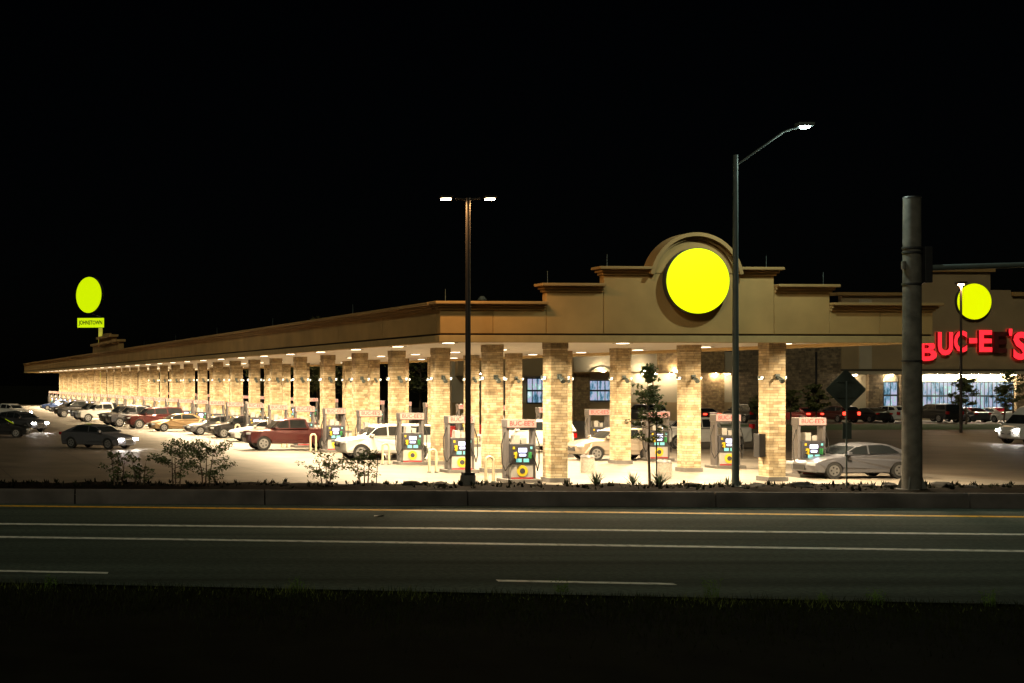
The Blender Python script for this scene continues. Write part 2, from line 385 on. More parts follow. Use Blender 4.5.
# cornice: stepped crown moulding, projecting outwards
def crown_p(mb, a0, a1, base, zt, out=-1, endL=True, endR=True):
    for dz0, dz1, o in ((-.30, -.20, .07), (-.20, -.095, .15), (-.09, .02, .27)):
        eL = o if endL else 0; eR = o if endR else 0
        if out < 0: mb.b2((a0-eL, base-o, zt+dz0), (a1+eR, base+.36+o*.5, zt+dz1))
def crown_q(mb, a0, a1, base, zt, out=-1):
    for dz0, dz1, o in ((-.30, -.20, .07), (-.20, -.095, .15), (-.09, .02, .27)):
        if out < 0: mb.b2((base-o, a0, zt+dz0), (base+.352, a1, zt+dz1))
        else: mb.b2((base-.352, a0, zt+dz0), (base+o, a1, zt+dz1))
for c0, c1, zz, el in ((PL, C1-.02, ZP, True), (C4+.02, PR, ZP, False), (C1, C2-.02, Z2+.12, True), (C3+.02, C4, Z2+.12, False), (C2, 2.36, Z3+.12, True), (5.84, C3, Z3+.12, False)):
    mb = MB(); crown_p(mb, c0, c1, QF, zz, endL=el, endR=not el); mb.build('cornice', M['cornice'], can, bevel=.02)
mb = MB(); crown_q(mb, QF+.56, QB-.3, PL, ZP); mb.build('cornice', M['cornice'], can)
mb = MB(); crown_q(mb, QF+.56, QB-.3, PR, ZP, 1); mb.build('cornice', M['cornice'], can)
# arch over the round sign
AC = (4.1, 7.86)
def arc(c, r, a0, a1, n=32): return [(c[0]+r*math.cos(a0+(a1-a0)*k/n), c[1]+r*math.sin(a0+(a1-a0)*k/n)) for k in range(n+1)]
mb = MB(); mb.prism(arc(AC, 1.6, .2, math.pi-.2), QF-.03, QF+.38); mb.build('arch_panel', M['stucco'], can)
for r0, r1, yo in ((1.6, 1.72, .12), (1.72, 1.86, .27)):
    mb = MB(); a_, b_ = arc(AC, r0, .15, math.pi-.15), arc(AC, r1, .15, math.pi-.15)
    n = len(a_); vs = [(x, QF-yo, z) for x, z in a_]+[(x, QF-yo, z) for x, z in b_]+[(x, QF+.4, z) for x, z in a_]+[(x, QF+.4, z) for x, z in b_]
    fs = []
    for k in range(n-1):
        fs += [(k, k+1, n+k+1, n+k), (n+k, n+k+1, 3*n+k+1, 3*n+k), (2*n+k, 3*n+k, 3*n+k+1, 2*n+k+1), (k, 2*n+k, 2*n+k+1, k+1)]
    fs += [(0, n, 3*n, 2*n), (n-1, 3*n-1, 4*n-1, 2*n-1)]
    mb.add(vs, fs); mb.build('arch_moulding', M['cornice'], can)
# side pediment, half way down
for a0, a1, z in ((77, 95, 7.8), (81.5, 90.5, 8.4)):
    mb = MB(); mb.b2((PL-.05, a0, ZP-.2), (PL+.45, a1, z)); mb.b2((PL-.3, a0-.2, z), (PL+.6, a1+.2, z+.22)); mb.build('side_pediment', M['stucco'], can)
mb = MB(); mb.b2((PL-.1, 84.5, 8.62), (PL+.4, 87.5, 8.85)); mb.build('side_pediment', M['cornice'], can)
# lightning rods and a roof vent
for p, z in ((-5.6, ZP), (-1.6, Z2+.13), (.75, Z3+.13), (7.1, Z3+.13), (9.4, Z2+.13)):
    mb = MB(); mb.tube((p, QF+.15, z), (p, QF+.15, z+.5), .014, .008, 6); mb.build('lightning_rod', M['steel'], can)
for q in (8, 22, 36, 50, 64):
    mb = MB(); mb.tube((PL+.15, q, ZP), (PL+.15, q, ZP+.5), .014, .008, 6); mb.build('lightning_rod', M['steel'], can)
mb = MB(); mb.tube((-2.6, 1, 6.6), (-2.6, 1, 7.35), .16, .13); mb.tube((-2.6, 1, 7.35), (-2.6, 1, 7.5), .19, .08); mb.build('roof_vent', M['steel'], can)
# columns
SP = 6.12; NC = 30; CW = .70
col_mb = MB(); col_mb.b2((-CW/2, -CW/2, .16), (CW/2, CW/2, ZS-.32))
cap_mb = MB(); cap_mb.b2((-CW/2-.02, -CW/2-.02, ZS-.32), (CW/2+.02, CW/2+.02, ZS))
bas_mb = MB(); bas_mb.b2((-CW/2-.07, -CW/2-.07, -.03), (CW/2+.07, CW/2+.07, .16))
fl_mb = MB(); fl_mb.b2((-.05, -.05, -.06), (.05, .05, .06)); fl_mb.tube((0, 0, 0), (0, 0, .25), .012)
meshes = {'c': col_mb.mesh('column', M['stone']), 'k': cap_mb.mesh('column_cap', M['stonecap']), 'b': bas_mb.mesh('column_base', M['wallc'])}
# twin floodlight head on a bracket
fb = MB(); fb.b2((-.09, -CW/2-.05, 4.12), (.09, -CW/2-.002, 4.32)); fb.tube((0, -CW/2-.05, 4.22), (.0, -CW/2-.22, 4.12), .05); fb.tube((0, -CW/2-.2, 4.13), (0, -CW/2-.36, 4.02), .085, .1)
meshes['f'] = fb.mesh('security_camera', M['steel'])
for s_ in (-1, 1):
    fe = MB(); fe.tube((s_*(CW/2), 0, 4.2), (s_*(CW/2+.14), 0, 4.2), .02); fe.b2((s_*(CW/2+.14)-.07, -.1, 4.13), (s_*(CW/2+.14)+.07, .08, 4.25))
    fe.cur = 1; fe.b2((s_*(CW/2+.14)-.05, -.12, 4.15), (s_*(CW/2+.14)+.05, -.102, 4.225)); fe.b2((s_*(CW/2+.14)-.05, -.08, 4.10), (s_*(CW/2+.14)+.05, .07, 4.128))
    meshes['e%d' % s_] = fe.mesh('flood_light', [M['steel'], M['flood']])
for row, p in enumerate((0, 9.08)):
    for k in range(NC):
        c = mobj('column', meshes['c'], can, (p, k*SP, 0))
        mobj('column_cap', meshes['k'], c); mobj('column_base', meshes['b'], c)
        if k < 16:
            mobj('security_camera', meshes['f'], c)
            for s_ in (-1, 1): mobj('flood_light', meshes['e%d' % s_], c)
# recessed lights
PW = 1320
lb = MB(); lb.b2((-.19, -.19, -.028), (.19, .19, -.008)); lens = lb.mesh('light_lens', M['panel'])
lb = MB(); 
for sx, sy, wx, wy in ((0, -.25, .60, .10), (0, .25, .60, .10), (-.25, 0, .10, .4), (.25, 0, .10, .4)): lb.b2((sx-wx/2, sy-wy/2, -.018), (sx+wx/2, sy+wy/2, -.004))
hous = lb.mesh('canopy_light', M['steel'])
for k in range(NC+1):
    for p in (-3.2, 4.4, 11.6):
        h = mobj('canopy_light', hous, can, (p, -1.75 if k == 0 else min(k*SP-3.06, QB-1), ZS)); mobj('light_lens', lens, h)
        area('canopy_lamp', (0, 0, -.04), h, PW, (1, .77, .47), .4, (0, 0, 0), math.radians(160))
# round sign on the parapet
sg = empty('round_sign', L(AC[0], QF, AC[1]), YAW, 'lit yellow round sign under the arch on the canopy front', 'sign', 'round lit yellow signs')
mb = MB(); mb.disc((0, 0), 1.27, -.30, -.05, 64); mb.build('sign_housing', M['signrim'], sg)
mb = MB(); mb.disc((0, 0), 1.245, -.318, -.302, 64); mb.build('sign_face', M['yellowdisc'], sg)

# ------------------------------------------------------------------ pumps
ORD = 'first second third fourth fifth sixth seventh eighth ninth tenth eleventh twelfth thirteenth fourteenth fifteenth sixteenth seventeenth eighteenth nineteenth twentieth twenty-first twenty-second twenty-third twenty-fourth twenty-fifth twenty-sixth twenty-seventh twenty-eighth twenty-ninth thirtieth'.split()
PG = 'fuel pumps in rows under the canopy'
def make_pump():
    r = empty('fuel_pump', (0, 0, 0))
    tag(r, 'fuel pump', 'fuel pump', PG)
    mb = MB(); mb.b2((-.72, -.5, -.03), (.72, .5, .13)); mb.build('island', M['wallc'], r, bevel=.02)
    mb = MB(); mb.b2((-.46, -.3, .13), (.46, .3, .72)); mb.build('lower_panel', M['pumpwhite'], r, bevel=.02)
    mb = MB(); mb.b2((-.50, -.33, .722), (.50, .33, 1.52)); mb.build('cabinet', M['pumpdark'], r, bevel=.03)
    for s in (-1, 1):
        mb = MB(); mb.b2((s*.55-.06, -.2, .13), (s*.55+.06, .2, 2.16)); mb.build('side_post', M['pumpgrey'], r, bevel=.015)
        mb = MB(); mb.path([(s*.62, -.1, 2.0), (s*.78, -.12, 1.5), (s*.76, -.16, .75), (s*.66, -.24, .45), (s*.56, -.36, .7), (s*.36, -.4, 1.1)], .022, 6); mb.build('hose', M['black'], r)
        mb = MB(); mb.b2((s*.30-.06, -.40, .98), (s*.30+.06, -.332, 1.2)); mb.tube((s*.30, -.42, .95), (s*.30, -.46, 1.2), .03); mb.build('nozzle', M['green' if s > 0 else 'yellow'], r)
        mb = MB(); mb.b2((s*.36-.04, -.347, 1.32), (s*.36+.04, -.334, 1.42)); mb.build('button_panel', M['yellow' if s < 0 else 'screen2'], r)
    h = MB(); h.b2((-.62, -.25, 2.16), (.62, .25, 2.5)); h = h.build('topper', M['pumpgrey'], r, bevel=.02)
    for s in (-1, 1):
        mb = MB(); mb.b2((-.59, s*.252, 2.19), (.59, s*.268, 2.47)); mb.build('topper_face', M['pinkhead'], h)
    tm = text_mesh("BUC-EE'S", .26, .003, [M['redtext']])
    mobj('lettering', tm, h, (0, -.274, 2.34))
    mb = MB(); mb.b2((-.17, -.35, 1.2), (.17, -.334, 1.36)); mb.b2((-.13, -.35, 1.04), (.13, -.334, 1.13)); mb.build('screen', M['screen'], r)
    mb = MB(); mb.b2((-.26, -.345, .8), (-.04, -.334, .94)); mb.b2((.04, -.345, .8), (.26, -.334, .94)); mb.build('price_display', M['screen2'], r)
    mb = MB(); mb.b2((-.46, -.318, .13), (.46, -.301, .19)); mb.build('red_kick_strip', M['redside'], r)
    mb = MB(); mb.disc((0, .45), .22, -.325, -.302, 28); mb.build('round_decal', M['yellow'], r)
    mb = MB(); mb.disc((0, .45), .11, -.333, -.327, 20); mb.build('decal_centre', M['pumpdark'], r)
    mb = MB(); mb.b2((-.3, -.24, 1.53), (-.06, .1, 1.86)); mb.b2((.02, -.2, 1.53), (.22, .14, 1.75)); mb.build('card_reader_shelf', M['pumpwhite'], r)
    return r
pump0 = make_pump(); first = True
for rowname, p, q0 in (('left', -1.5, .0), ('right', 12.1, 2.2)):
    for k in range(NC):
        o = pump0 if first else copy_tree(pump0); first = False
        o.location = L(p, q0+k*SP); o.rotation_euler = (0, 0, YAW)
        o['label'] = ('fuel pump with lit topper, %s from the road in the %s pump row' % (ORD[k], rowname))
# guard rails (inverted U)
def make_guard():
    r = empty('guard_rail', (0, 0, 0)); mb = MB(); mb.smooth = True
    pts = [(-.16, 0, -.02), (-.16, 0, .85)]+[(-.16*math.cos(t), 0, .85+.16*math.sin(t)) for t in [math.pi*j/8 for j in range(1, 8)]]+[(.16, 0, .85), (.16, 0, -.02)]
    mb.path(pts, .055, 10); mb.build('rail', M['bollard'], r); mb = MB()
    for s in (-1, 1): mb.tube((s*.16, 0, -.02), (s*.16, 0, .03), .09)
    mb.build('foot', M['steel'], r); return r
g0 = None
for k in range(14):
    o = make_guard() if g0 is None else copy_tree(g0); g0 = g0 or o
    q = .0+k*SP
    o.location = L(-2.75, q-.1); o.rotation_euler = (0, 0, YAW)
    tag(o, 'cream inverted U guard rail, %s from the road beside the left pump row' % ORD[k], 'guard rail', 'guard rails beside the pumps')

# ------------------------------------------------------------------ cars
def arch_pts(cx, r, z0, n=9): return [(cx+r*math.cos(math.pi*k/n), z0+r*math.sin(math.pi*k/n)*1.02) for k in range(n+1)]
KIND = {
 'sedan': dict(L=4.85, W=1.84, wx=(1.46, -1.38), wr=.34, sill=.24,
   top=[(2.40,.42),(2.42,.62),(2.30,.74),(1.75,.87),(1.10,.96),(.2,1.0),(-1.2,1.03),(-1.95,1.05),(-2.32,1.0),(-2.42,.82),(-2.40,.42)],
   cab=[(1.15,.95),(.42,1.36),(.1,1.44),(-.6,1.47),(-1.0,1.43),(-1.95,1.04)],
   win=[[(.98,1.02),(.42,1.31),(-.02,1.37),(-.02,1.02)],[(-.1,1.02),(-.1,1.38),(-.7,1.39),(-1.0,1.33),(-1.4,1.07)]]),
 'crossover': dict(L=4.6, W=1.86, wx=(1.38, -1.34), wr=.37, sill=.30,
   top=[(2.26,.48),(2.30,.75),(2.15,.90),(1.6,1.02),(1.0,1.08),(0,1.12),(-1.5,1.18),(-2.2,1.16),(-2.28,.85),(-2.26,.48)],
   cab=[(1.05,1.07),(.42,1.52),(.1,1.62),(-.9,1.66),(-1.75,1.58),(-2.2,1.15)],
   win=[[(.92,1.14),(.42,1.47),(.0,1.54),(.0,1.14)],[(-.08,1.14),(-.08,1.55),(-.85,1.57),(-.95,1.16)],[(-1.03,1.18),(-.95,1.56),(-1.6,1.5),(-1.85,1.24)]]),
 'suv': dict(L=5.1, W=1.98, wx=(1.58, -1.48), wr=.41, sill=.36,
   top=[(2.52,.5),(2.56,.95),(2.42,1.08),(1.7,1.16),(1.25,1.2),(0,1.22),(-2.2,1.24),(-2.5,1.22),(-2.56,.9),(-2.52,.5)],
   cab=[(1.3,1.18),(.72,1.72),(.4,1.82),(-1.0,1.86),(-2.2,1.82),(-2.5,1.2)],
   win=[[(1.15,1.27),(.72,1.65),(.2,1.72),(.2,1.27)],[(.12,1.27),(.12,1.73),(-.85,1.75),(-.95,1.27)],[(-1.05,1.27),(-.95,1.75),(-2.1,1.73),(-2.3,1.3)]]),
 'pickup': dict(L=5.8, W=2.02, wx=(1.95, -1.75), wr=.42, sill=.42,
   top=[(2.88,.55),(2.92,1.02),(2.78,1.14),(2.0,1.2),(1.45,1.24),(.2,1.24),(-.72,1.26),(-.74,1.30),(-2.8,1.30),(-2.88,1.28),(-2.9,.6)],
   cab=[(1.5,1.22),(.95,1.74),(.6,1.86),(-.1,1.9),(-.6,1.84),(-.8,1.28)],
   win=[[(1.36,1.31),(.95,1.68),(.45,1.77),(.45,1.31)],[(.37,1.31),(.37,1.78),(-.5,1.77),(-.62,1.33)]]),
 'van': dict(L=5.6, W=2.02, wx=(1.9, -1.7), wr=.37, sill=.32,
   top=[(2.72,.45),(2.78,.9),(2.62,1.1),(2.2,1.22),(0,1.25),(-2.7,1.25),(-2.76,.9),(-2.74,.45)],
   cab=[(2.3,1.2),(1.6,1.95),(1.2,2.35),(.6,2.55),(-2.4,2.58),(-2.7,2.4),(-2.72,1.22)],
   win=[[(2.05,1.3),(1.55,1.85),(1.0,1.95),(1.0,1.3)]]),
}
TY = {}
def car_meshes(kind):
    if kind in TY: return TY[kind]
    K = KIND[kind]; W = K['W']/2; out = {}
    sill = K['sill']; f, r_ = K['wx']; ar = K['wr']+.06; za = K['wr']
    fr, rr = K['top'][0][0], K['top'][-1][0]
    low = [(rr+.06, sill+.02)]
    def arch(cx):
        base = math.asin(max(-1, min(1, (sill-za)/ar)))
        pts = []
        for k in range(11):
            t = math.pi-base - (math.pi-2*base)*k/10
            pts.append((cx+ar*math.cos(t), za+ar*math.sin(t)))
        return pts
    poly = low + arch(r_) + arch(f) + [(fr-.06, sill+.02)] + K['top']
    NT = [-1, -.96, -.8, -.4, 0, .4, .8, .96, 1]
    Lh = K['L']/2
    def pos(x, z, t):
        e = max(0, (abs(x)-Lh*.72)/(Lh*.28))
        xx = x - math.copysign(1, x)*e*.20*abs(t)**3
        zz = z-(.05*abs(t)**6 if z > sill+.25 else 0)
        w = W*(1-.05*max(0, (z-.7)/.5)**1.5-.06*max(0, (.55-z)/.35)-.06*e*e)
        return (xx, t*w, zz)
    mb = MB(); n = len(poly)
    vs = [pos(x, z, t) for t in NT for x, z in poly]; fs = []
    for j in range(len(NT)-1):
        for k in range(n):
            fs.append((j*n+k, j*n+(k+1)%n, (j+1)*n+(k+1)%n, (j+1)*n+k))
    fs += [tuple(range(n)), tuple(range(len(NT)*n-1, (len(NT)-1)*n-1, -1))]
    mb.smooth = False; mb.add(vs, fs); out['body'] = mb
    # cabin
    cab = K['cab']; zb = cab[0][1]; zt = max(z for _, z in cab)
    def cw(z): 
        k = (z-zb)/(zt-zb); k = max(0, min(1, k))
        return (W*.955)*(1-(.16 if kind != 'van' else .07)*k**1.3)
    m = len(cab); T2 = [-1, -.93, -.6, 0, .6, .93, 1]; mb = MB(); vs = []
    for t in T2:
        for x, z in cab:
            dz = .03*abs(t)**5 if z > zt-.12 else 0
            vs.append((x - (.10*abs(t)**2.5 if x > 0 and z < zt-.05 else 0)*(1), t*cw(z), z-dz))
    fs = []
    for j in range(len(T2)-1):
        for k in range(m): fs.append((j*m+k, j*m+(k+1)%m, (j+1)*m+(k+1)%m, (j+1)*m+k))
    fs += [tuple(range(m)), tuple(range(len(T2)*m-1, (len(T2)-1)*m-1, -1))]
    mb.add(vs, fs); out['cabin'] = mb
    out['sidewin'] = []
    for w in K['win']:
        for s in (-1, 1):
            mb = MB(); k = len(w)
            vs = [(x, s*(cw(z)+.010), z) for x, z in w]+[(x, s*(cw(z)-.03), z) for x, z in w]
            mb.add(vs, [tuple(range(k)), tuple(range(2*k-1, k-1, -1))]+[(i, k+i, k+(i+1)%k, (i+1)%k) for i in range(k)])
            out['sidewin'].append(mb)
    def screen(a, b, sgn):               # a bottom, b top
        mb = MB(); A, Bp = Vector(a), Vector(b); d = Bp-A; A2, B2 = A+d*.14, A+d*.9
        nv = Vector((-d.y, d.x)).normalized()*( -1 if sgn > 0 else 1); nv = nv if nv.y > 0 else -nv
        vs = []
        for P in (A2, B2):
            for t in (-.86, -.5, 0, .5, .86):
                back = .10*abs(t)**2.5 if (sgn > 0 and P.y < zt-.05) else 0
                vs.append((P.x+nv.x*.014-back, t*cw(P.y), P.y+nv.y*.014))
        mb.add(vs, [(i, i+1, 6+i, 5+i) for i in range(4)]); return mb
    out['wind'] = screen(cab[0], cab[1], 1)
    out['rear'] = screen(cab[-1], cab[-2], -1)
    # lamps, bumpers
    zf = K['top'][1][1]; zr = K['top'][-2][1]; 
    out['head'] = []; out['tail'] = []
    for s in (-1, 1):
        mb = MB(); mb.box((fr-.10, s*W*.70, zf-.02), (.26, .34, .13), -s*.35); out['head'].append(mb)
        mb = MB(); mb.box((rr+.10, s*W*.76, zr+.06), (.24, .26, .16 if kind in ('sedan',) else .3), s*.3); out['tail'].append(mb)
    mb = MB(); mb.b2((fr-.14, -W*.40, zf-.28), (fr+.022, W*.40, zf-.06)); out['grille'] = mb
    mb = MB(); mb.b2((rr+.25, -W*.86, sill-.02), (fr-.25, W*.86, sill+.12))
    mb.b2((r_+ar+.0, -W*.9, sill), (f-ar, -W*.84, sill+.1)); mb.b2((f-ar, -W*.8, sill+.12), (f+ar, W*.8, .9*ar+za)); mb.b2((r_-ar, -W*.8, sill+.12), (r_+ar, W*.8, .9*ar+za)); out['under'] = mb
    mb = MB()
    for s in (-1, 1): mb.box((cab[0][0]-.28, s*(W+.06), cab[0][1]+.1), (.16, .2, .13))
    out['mirror'] = mb
    wr = K['wr']; t = MB(); t.smooth = True
    t.tube((0, -.11, 0), (0, .11, 0), wr, wr, 24); rim = hub = MB(); rim.tube((0, -.118, 0), (0, -.09, 0), wr*.66, wr*.66, 20); rim.tube((0, .118, 0), (0, .09, 0), wr*.66, wr*.66, 20)
    hub.cur = 1
    for kk in range(5):
        an = 2*math.pi*kk/5
        for s in (-1, 1): hub.tube((math.cos(an)*wr*.38, s*.112, math.sin(an)*wr*.38), (math.cos(an)*wr*.38, s*.122, math.sin(an)*wr*.38), wr*.12, wr*.12, 8)
    door = MB()
    for w in K['win'][:2]:
        xs = w[-1][0]
    R = {'K': K, 'out': out, 'cache': {}}
    R['tyre'] = t.mesh('tyre', M['tyre']); R['rim'] = rim.mesh('rim', [M['rim'], M['black']]); 
    TY[kind] = R; return R
def car(kind, color, loc, heading, label, head=False, tail=False, name=None, group=None, cat=None):
    """heading: angle of the front, 0 = +x"""
    R = car_meshes(kind); o = R['out']; K = R['K']; ca = R['cache']
    cat = cat or {'sedan': 'car', 'crossover': 'car', 'suv': 'car', 'pickup': 'pickup truck', 'van': 'van'}[kind]
    nm = {'sedan': 'sedan_car', 'crossover': 'crossover_car', 'suv': 'suv_car', 'pickup': 'pickup_truck', 'van': 'white_van'}[kind]
    r = empty(nm, (loc[0], loc[1], -.012), heading, label, cat, group)
    def part(key, name, mb, m, par=r, bevel=0):
        k = (key, m.name)
        if k not in ca: ca[k] = mb.mesh(name, m)
        ob = mobj(name, ca[k], par)
        if bevel: b = ob.modifiers.new('bevel', 'BEVEL'); b.width = bevel; b.segments = 3; b.limit_method = 'ANGLE'; b.angle_limit = .5
        return ob
    pm = PAINT[color]
    b = part('body', 'body', o['body'], pm, bevel=.03)
    c = part('cabin', 'roof', o['cabin'], pm, bevel=.03)
    for i, w in enumerate(o['sidewin']): part('w%d' % i, 'side_window', w, M['glasscar'])
    part('wind', 'windscreen', o['wind'], M['glasscar']); part('rear', 'rear_window', o['rear'], M['glasscar'])
    for i in (0, 1): part('h%d' % i, 'headlight', o['head'][i], M['hl_on' if head else 'hl_off'], bevel=.02)
    for i in (0, 1): part('t%d' % i, 'taillight', o['tail'][i], M['tl_on' if tail else 'tl_off'], bevel=.02)
    part('g', 'grille', o['grille'], M['plastic']); part('u', 'underbody', o['under'], M['plastic']); part('m', 'mirrors', o['mirror'], pm, bevel=.02)
    for x in K['wx']:
        for s in (-1, 1):
            w = mobj('wheel', R['tyre'], r, (x, s*(K['W']/2-.125), K['wr'])); mobj('rim', R['rim'], w)
    return r
LEFT = math.pi+YAW
def cx(x, yb): d = D(yb); return XY(x, d)
G1 = 'vehicles stopped beside the canopy'
car('sedan', 'silver', cx(853.5, 477.0), LEFT, 'silver sedan stopped beside the right front column behind the diamond sign')
car('crossover', 'beige', cx(614, 459.5), LEFT, 'champagne crossover between the stone columns behind the first concrete bin', tail=True)
car('suv', 'white', cx(527, 451.5), LEFT, 'white SUV half hidden by the front left column')
car('suv', 'white', cx(385, 459), LEFT, 'white SUV at the second pump beside the leafy low shrub')
car('pickup', 'maroon', cx(292, 449.5), LEFT, 'maroon pickup truck pulling out left of the third pump')
car('sedan', 'white', cx(264, 441), LEFT, 'white sedan right behind the maroon pickup truck')
car('sedan', 'grey', cx(217, 434.5), LEFT, 'dark grey sedan between the tan car and the white sedan', group=G1)
car('sedan', 'tan', cx(178, 431.0), LEFT+.12, 'tan sedan behind the dark red SUV', group=G1)
car('suv', 'maroon', cx(154, 428.2), LEFT+.1, 'dark red SUV in the row left of the canopy', group=G1)
car('suv', 'black', cx(126, 424.5), LEFT+.15, 'black SUV next to the pale pickup in the row left of the canopy', group=G1)
car('pickup', 'white', cx(104, 421.5), LEFT+.15, 'pale pickup truck in the row left of the canopy', group=G1)
car('pickup', 'black', cx(79, 417.0), LEFT+.1, 'black pickup truck next to the pale pickup at the far end of the row', group=G1)
car('sedan', 'grey', cx(68, 413.5), LEFT, 'grey car just beyond the black pickup truck', group=G1)
car('sedan', 'blue', cx(57, 410.0), LEFT, 'small blue car farthest down the row by the last column', group=G1)
car('sedan', 'black', cx(-2, 437), LEFT+2.9, 'black car cut by the left picture edge with red tail lights', tail=True)
# traffic on the left drive, headlights on
car('crossover', 'grey', cx(22, 431.5), -.85, 'grey crossover with lit headlights first in view on the left drive', head=True, group='cars coming down the left drive')
car('sedan', 'silver', cx(98, 448), -.75, 'silver car with lit headlights nearest the road on the left drive', head=True, group='cars coming down the left drive')
car('suv', 'black', cx(94, 419.6), LEFT+.12, 'black SUV just beyond the pale pickup in the row left of the canopy', group=G1)
car('pickup', 'grey', cx(138, 426.4), LEFT+.1, 'dark grey pickup truck between the black and dark red SUVs', group=G1)
car('crossover', 'black', cx(240, 437.5), LEFT, 'black crossover between the dark grey sedan and the white sedan', group=G1)
car('crossover', 'white', cx(12, 418.5), -.8, 'small pale car with lit headlights far down the left drive', head=True, group='cars coming down the left drive')
car('van', 'white', cx(1046, 443.5), LEFT, 'white van with lit headlights entering at the right picture edge', head=True)
# under canopy, deeper
car('sedan', 'red', cx(450, 440), LEFT, 'red car behind the fourth pump, between stone columns')
car('pickup', 'white', cx(700, 448), LEFT, 'white pickup truck stopped behind the second column of the right row')

# ------------------------------------------------------------------ the shop
QS = 87.2
def sp(x): return (x/F*(57.2+SV.y*QS)-22.33-SV.x*QS)/(RV.x-RV.y*x/F)
def sd(x): return 57.2+SV.y*QS+RV.y*sp(x)
def sz(y, x=900): return CH+(HY-y)*sd(x)/F
shop = empty('shop_building', L(0, QS, 0), YAW, 'large stucco and stone shop with lit glazed entrance beyond the canopy', 'building')
def sbox(name, x0, x1, y0, y1, m, q0=-.1, q1=.0, par=shop, ref=900, bevel=0):
    mb = MB(); mb.b2((sp(x0), q0, sz(y1, ref) if y1 < 500 else -.03), (sp(x1), q1, sz(y0, ref)))
    return mb.build(name, m, par, bevel=bevel)
GND = 999
sbox('wall', 452, 1130, 352, GND, M['shopstucco'], .0, .4)
sbox('roof', 452, 1130, 350, 352, M['roofdeck'], .0, 40)
# taller entrance block with stepped parapet
sbox('entrance_wall', 838, 1130, 296, 369, M['shopdark'], -.6, .0)
sbox('parapet', 915, 986, 272, 296, M['shopdark'], -.6, .2)
sbox('parapet_cap', 912, 989, 268.5, 272, M['cornice'], -.9, .4)
sbox('parapet_cap', 832, 911.8, 293, 296, M['cornice'], -.9, .4); sbox('parapet_cap', 1007, 1130, 292, 296, M['cornice'], -.9, .4)
sbox('parapet', 986.2, 1006.5, 290, 296, M['shopdark'], -.6, .2)
sbox('pilaster', 855, 867, 300, 369, M['shopstucco'], -.75, -.602)
sbox('cornice', 838, 1130, 369.2, 371.2, M['groove'], -.7, -.1)
sbox('cornice', 838, 1130, 371.4, 374.4, M['shopstucco'], -.95, -.1)
# stone piers and panels
for x0, x1, y0, m in ((783, 838, 340, 'shopstone'), (736, 762, 346, 'shopstone'), (866, 880, 374.5, 'shopstone'), (898, 912, 374.5, 'shopstone'), (1013, 1024, 374.5, 'shopstone'), (573, 588, 373.5, 'shopstone2'), (700, 722, 350, 'shopstone2')):
    sbox('stone_pier', x0, x1, y0, GND, M[m], -.45, -.002)
sbox('stone_panel', 657, 699.5, 350, 372, M['shopstone2'], -.4, -.002)
sbox('ledge', 560, 735, 372.2, 373.4, M['cornice'], -.9, -.004)
sbox('dark_wainscot', 452, 735, 402, GND, M['shopdark'], -.12, -.002)
sbox('drainpipe', 812.3, 813.6, 352, 389, M['darkmetal'], -.6, -.46)
# awnings of shade over the left windows
sbox('awning', 455, 570, 358, 376, M['shopdark'], -.8, -.004)
def window(x0, x1, y0, y1, arched=False, nx=3, ny=2, m='interior2', q=-.1):
    w = MB(); X0, X1, Z0, Z1_ = sp(x0), sp(x1), sz(y1), sz(y0)
    t = .12
    w.b2((X0-t, q-.06, Z0-t), (X0, q, Z1_)); w.b2((X1, q-.06, Z0-t), (X1+t, q, Z1_)); w.b2((X0, q-.06, Z0-t), (X1, q, Z0)); w.b2((X0-t, q-.06, Z1_), (X1+t, q, Z1_+t))
    for k in range(1, nx): xx = X0+(X1-X0)*k/nx; w.b2((xx-.04, q-.045, Z0), (xx+.04, q-.006, Z1_))
    for k in range(1, ny): zz = Z0+(Z1_-Z0)*k/ny; w.b2((X0, q-.047, zz-.09), (X1, q-.004, zz+.09))
    f = w.build('window', M['frame'], shop)
    p = MB(); p.b2((X0, q-.03, Z0), (X1, q-.008, Z1_)); p.build('pane', M[m], f)
    if arched:
        c = ((X0+X1)/2, Z1_+t); r = (X1-X0)/2+t
        p = MB(); p.prism(arc(c, r, 0, math.pi, 20), q-.09, q-.001); p.build('arch_head', M['shopstucco'], f)
window(883, 896, 382.5, 408, True, 2, 2)
window(589, 612, 381, 400, True, 3, 2)
window(527, 546, 379, 402, False, 4, 2)
window(505, 511, 379, 402, False, 1, 2)
window(922, 1012, 382.5, 409.5, False, 22, 2, 'interior')
# lit header band over the entrance and downlights
for k in range(9):
    x = 925+k*10.5
    mb = MB(); mb.b2((sp(x)-.2, -.75, sz(374.6)-.06), (sp(x)+.2, -.35, sz(374.6)-.01)); mb.build('downlight', M['downlight'], shop)
for x in (462, 478, 640, 652, 668, 682, 712, 724):
    mb = MB(); mb.b2((sp(x)-.12, -.8, sz(373.6)-.09), (sp(x)+.12, -.5, sz(373.6)-.02)); mb.build('downlight', M['downlight'], shop)
for x in (600, 640, 672):
    mb = MB(); mb.b2((sp(x)-.12, -.9, sz(372)+.02), (sp(x)+.12, -.6, sz(372)+.08)); mb.build('uplight', M['downlight'], shop)
for x in (886, 850): 
    mb = MB(); mb.b2((sp(x)-.1, -.93, sz(374.6)-.1), (sp(x)+.1, -.6, sz(374.6)-.02)); mb.build('downlight', M['downlight'], shop)
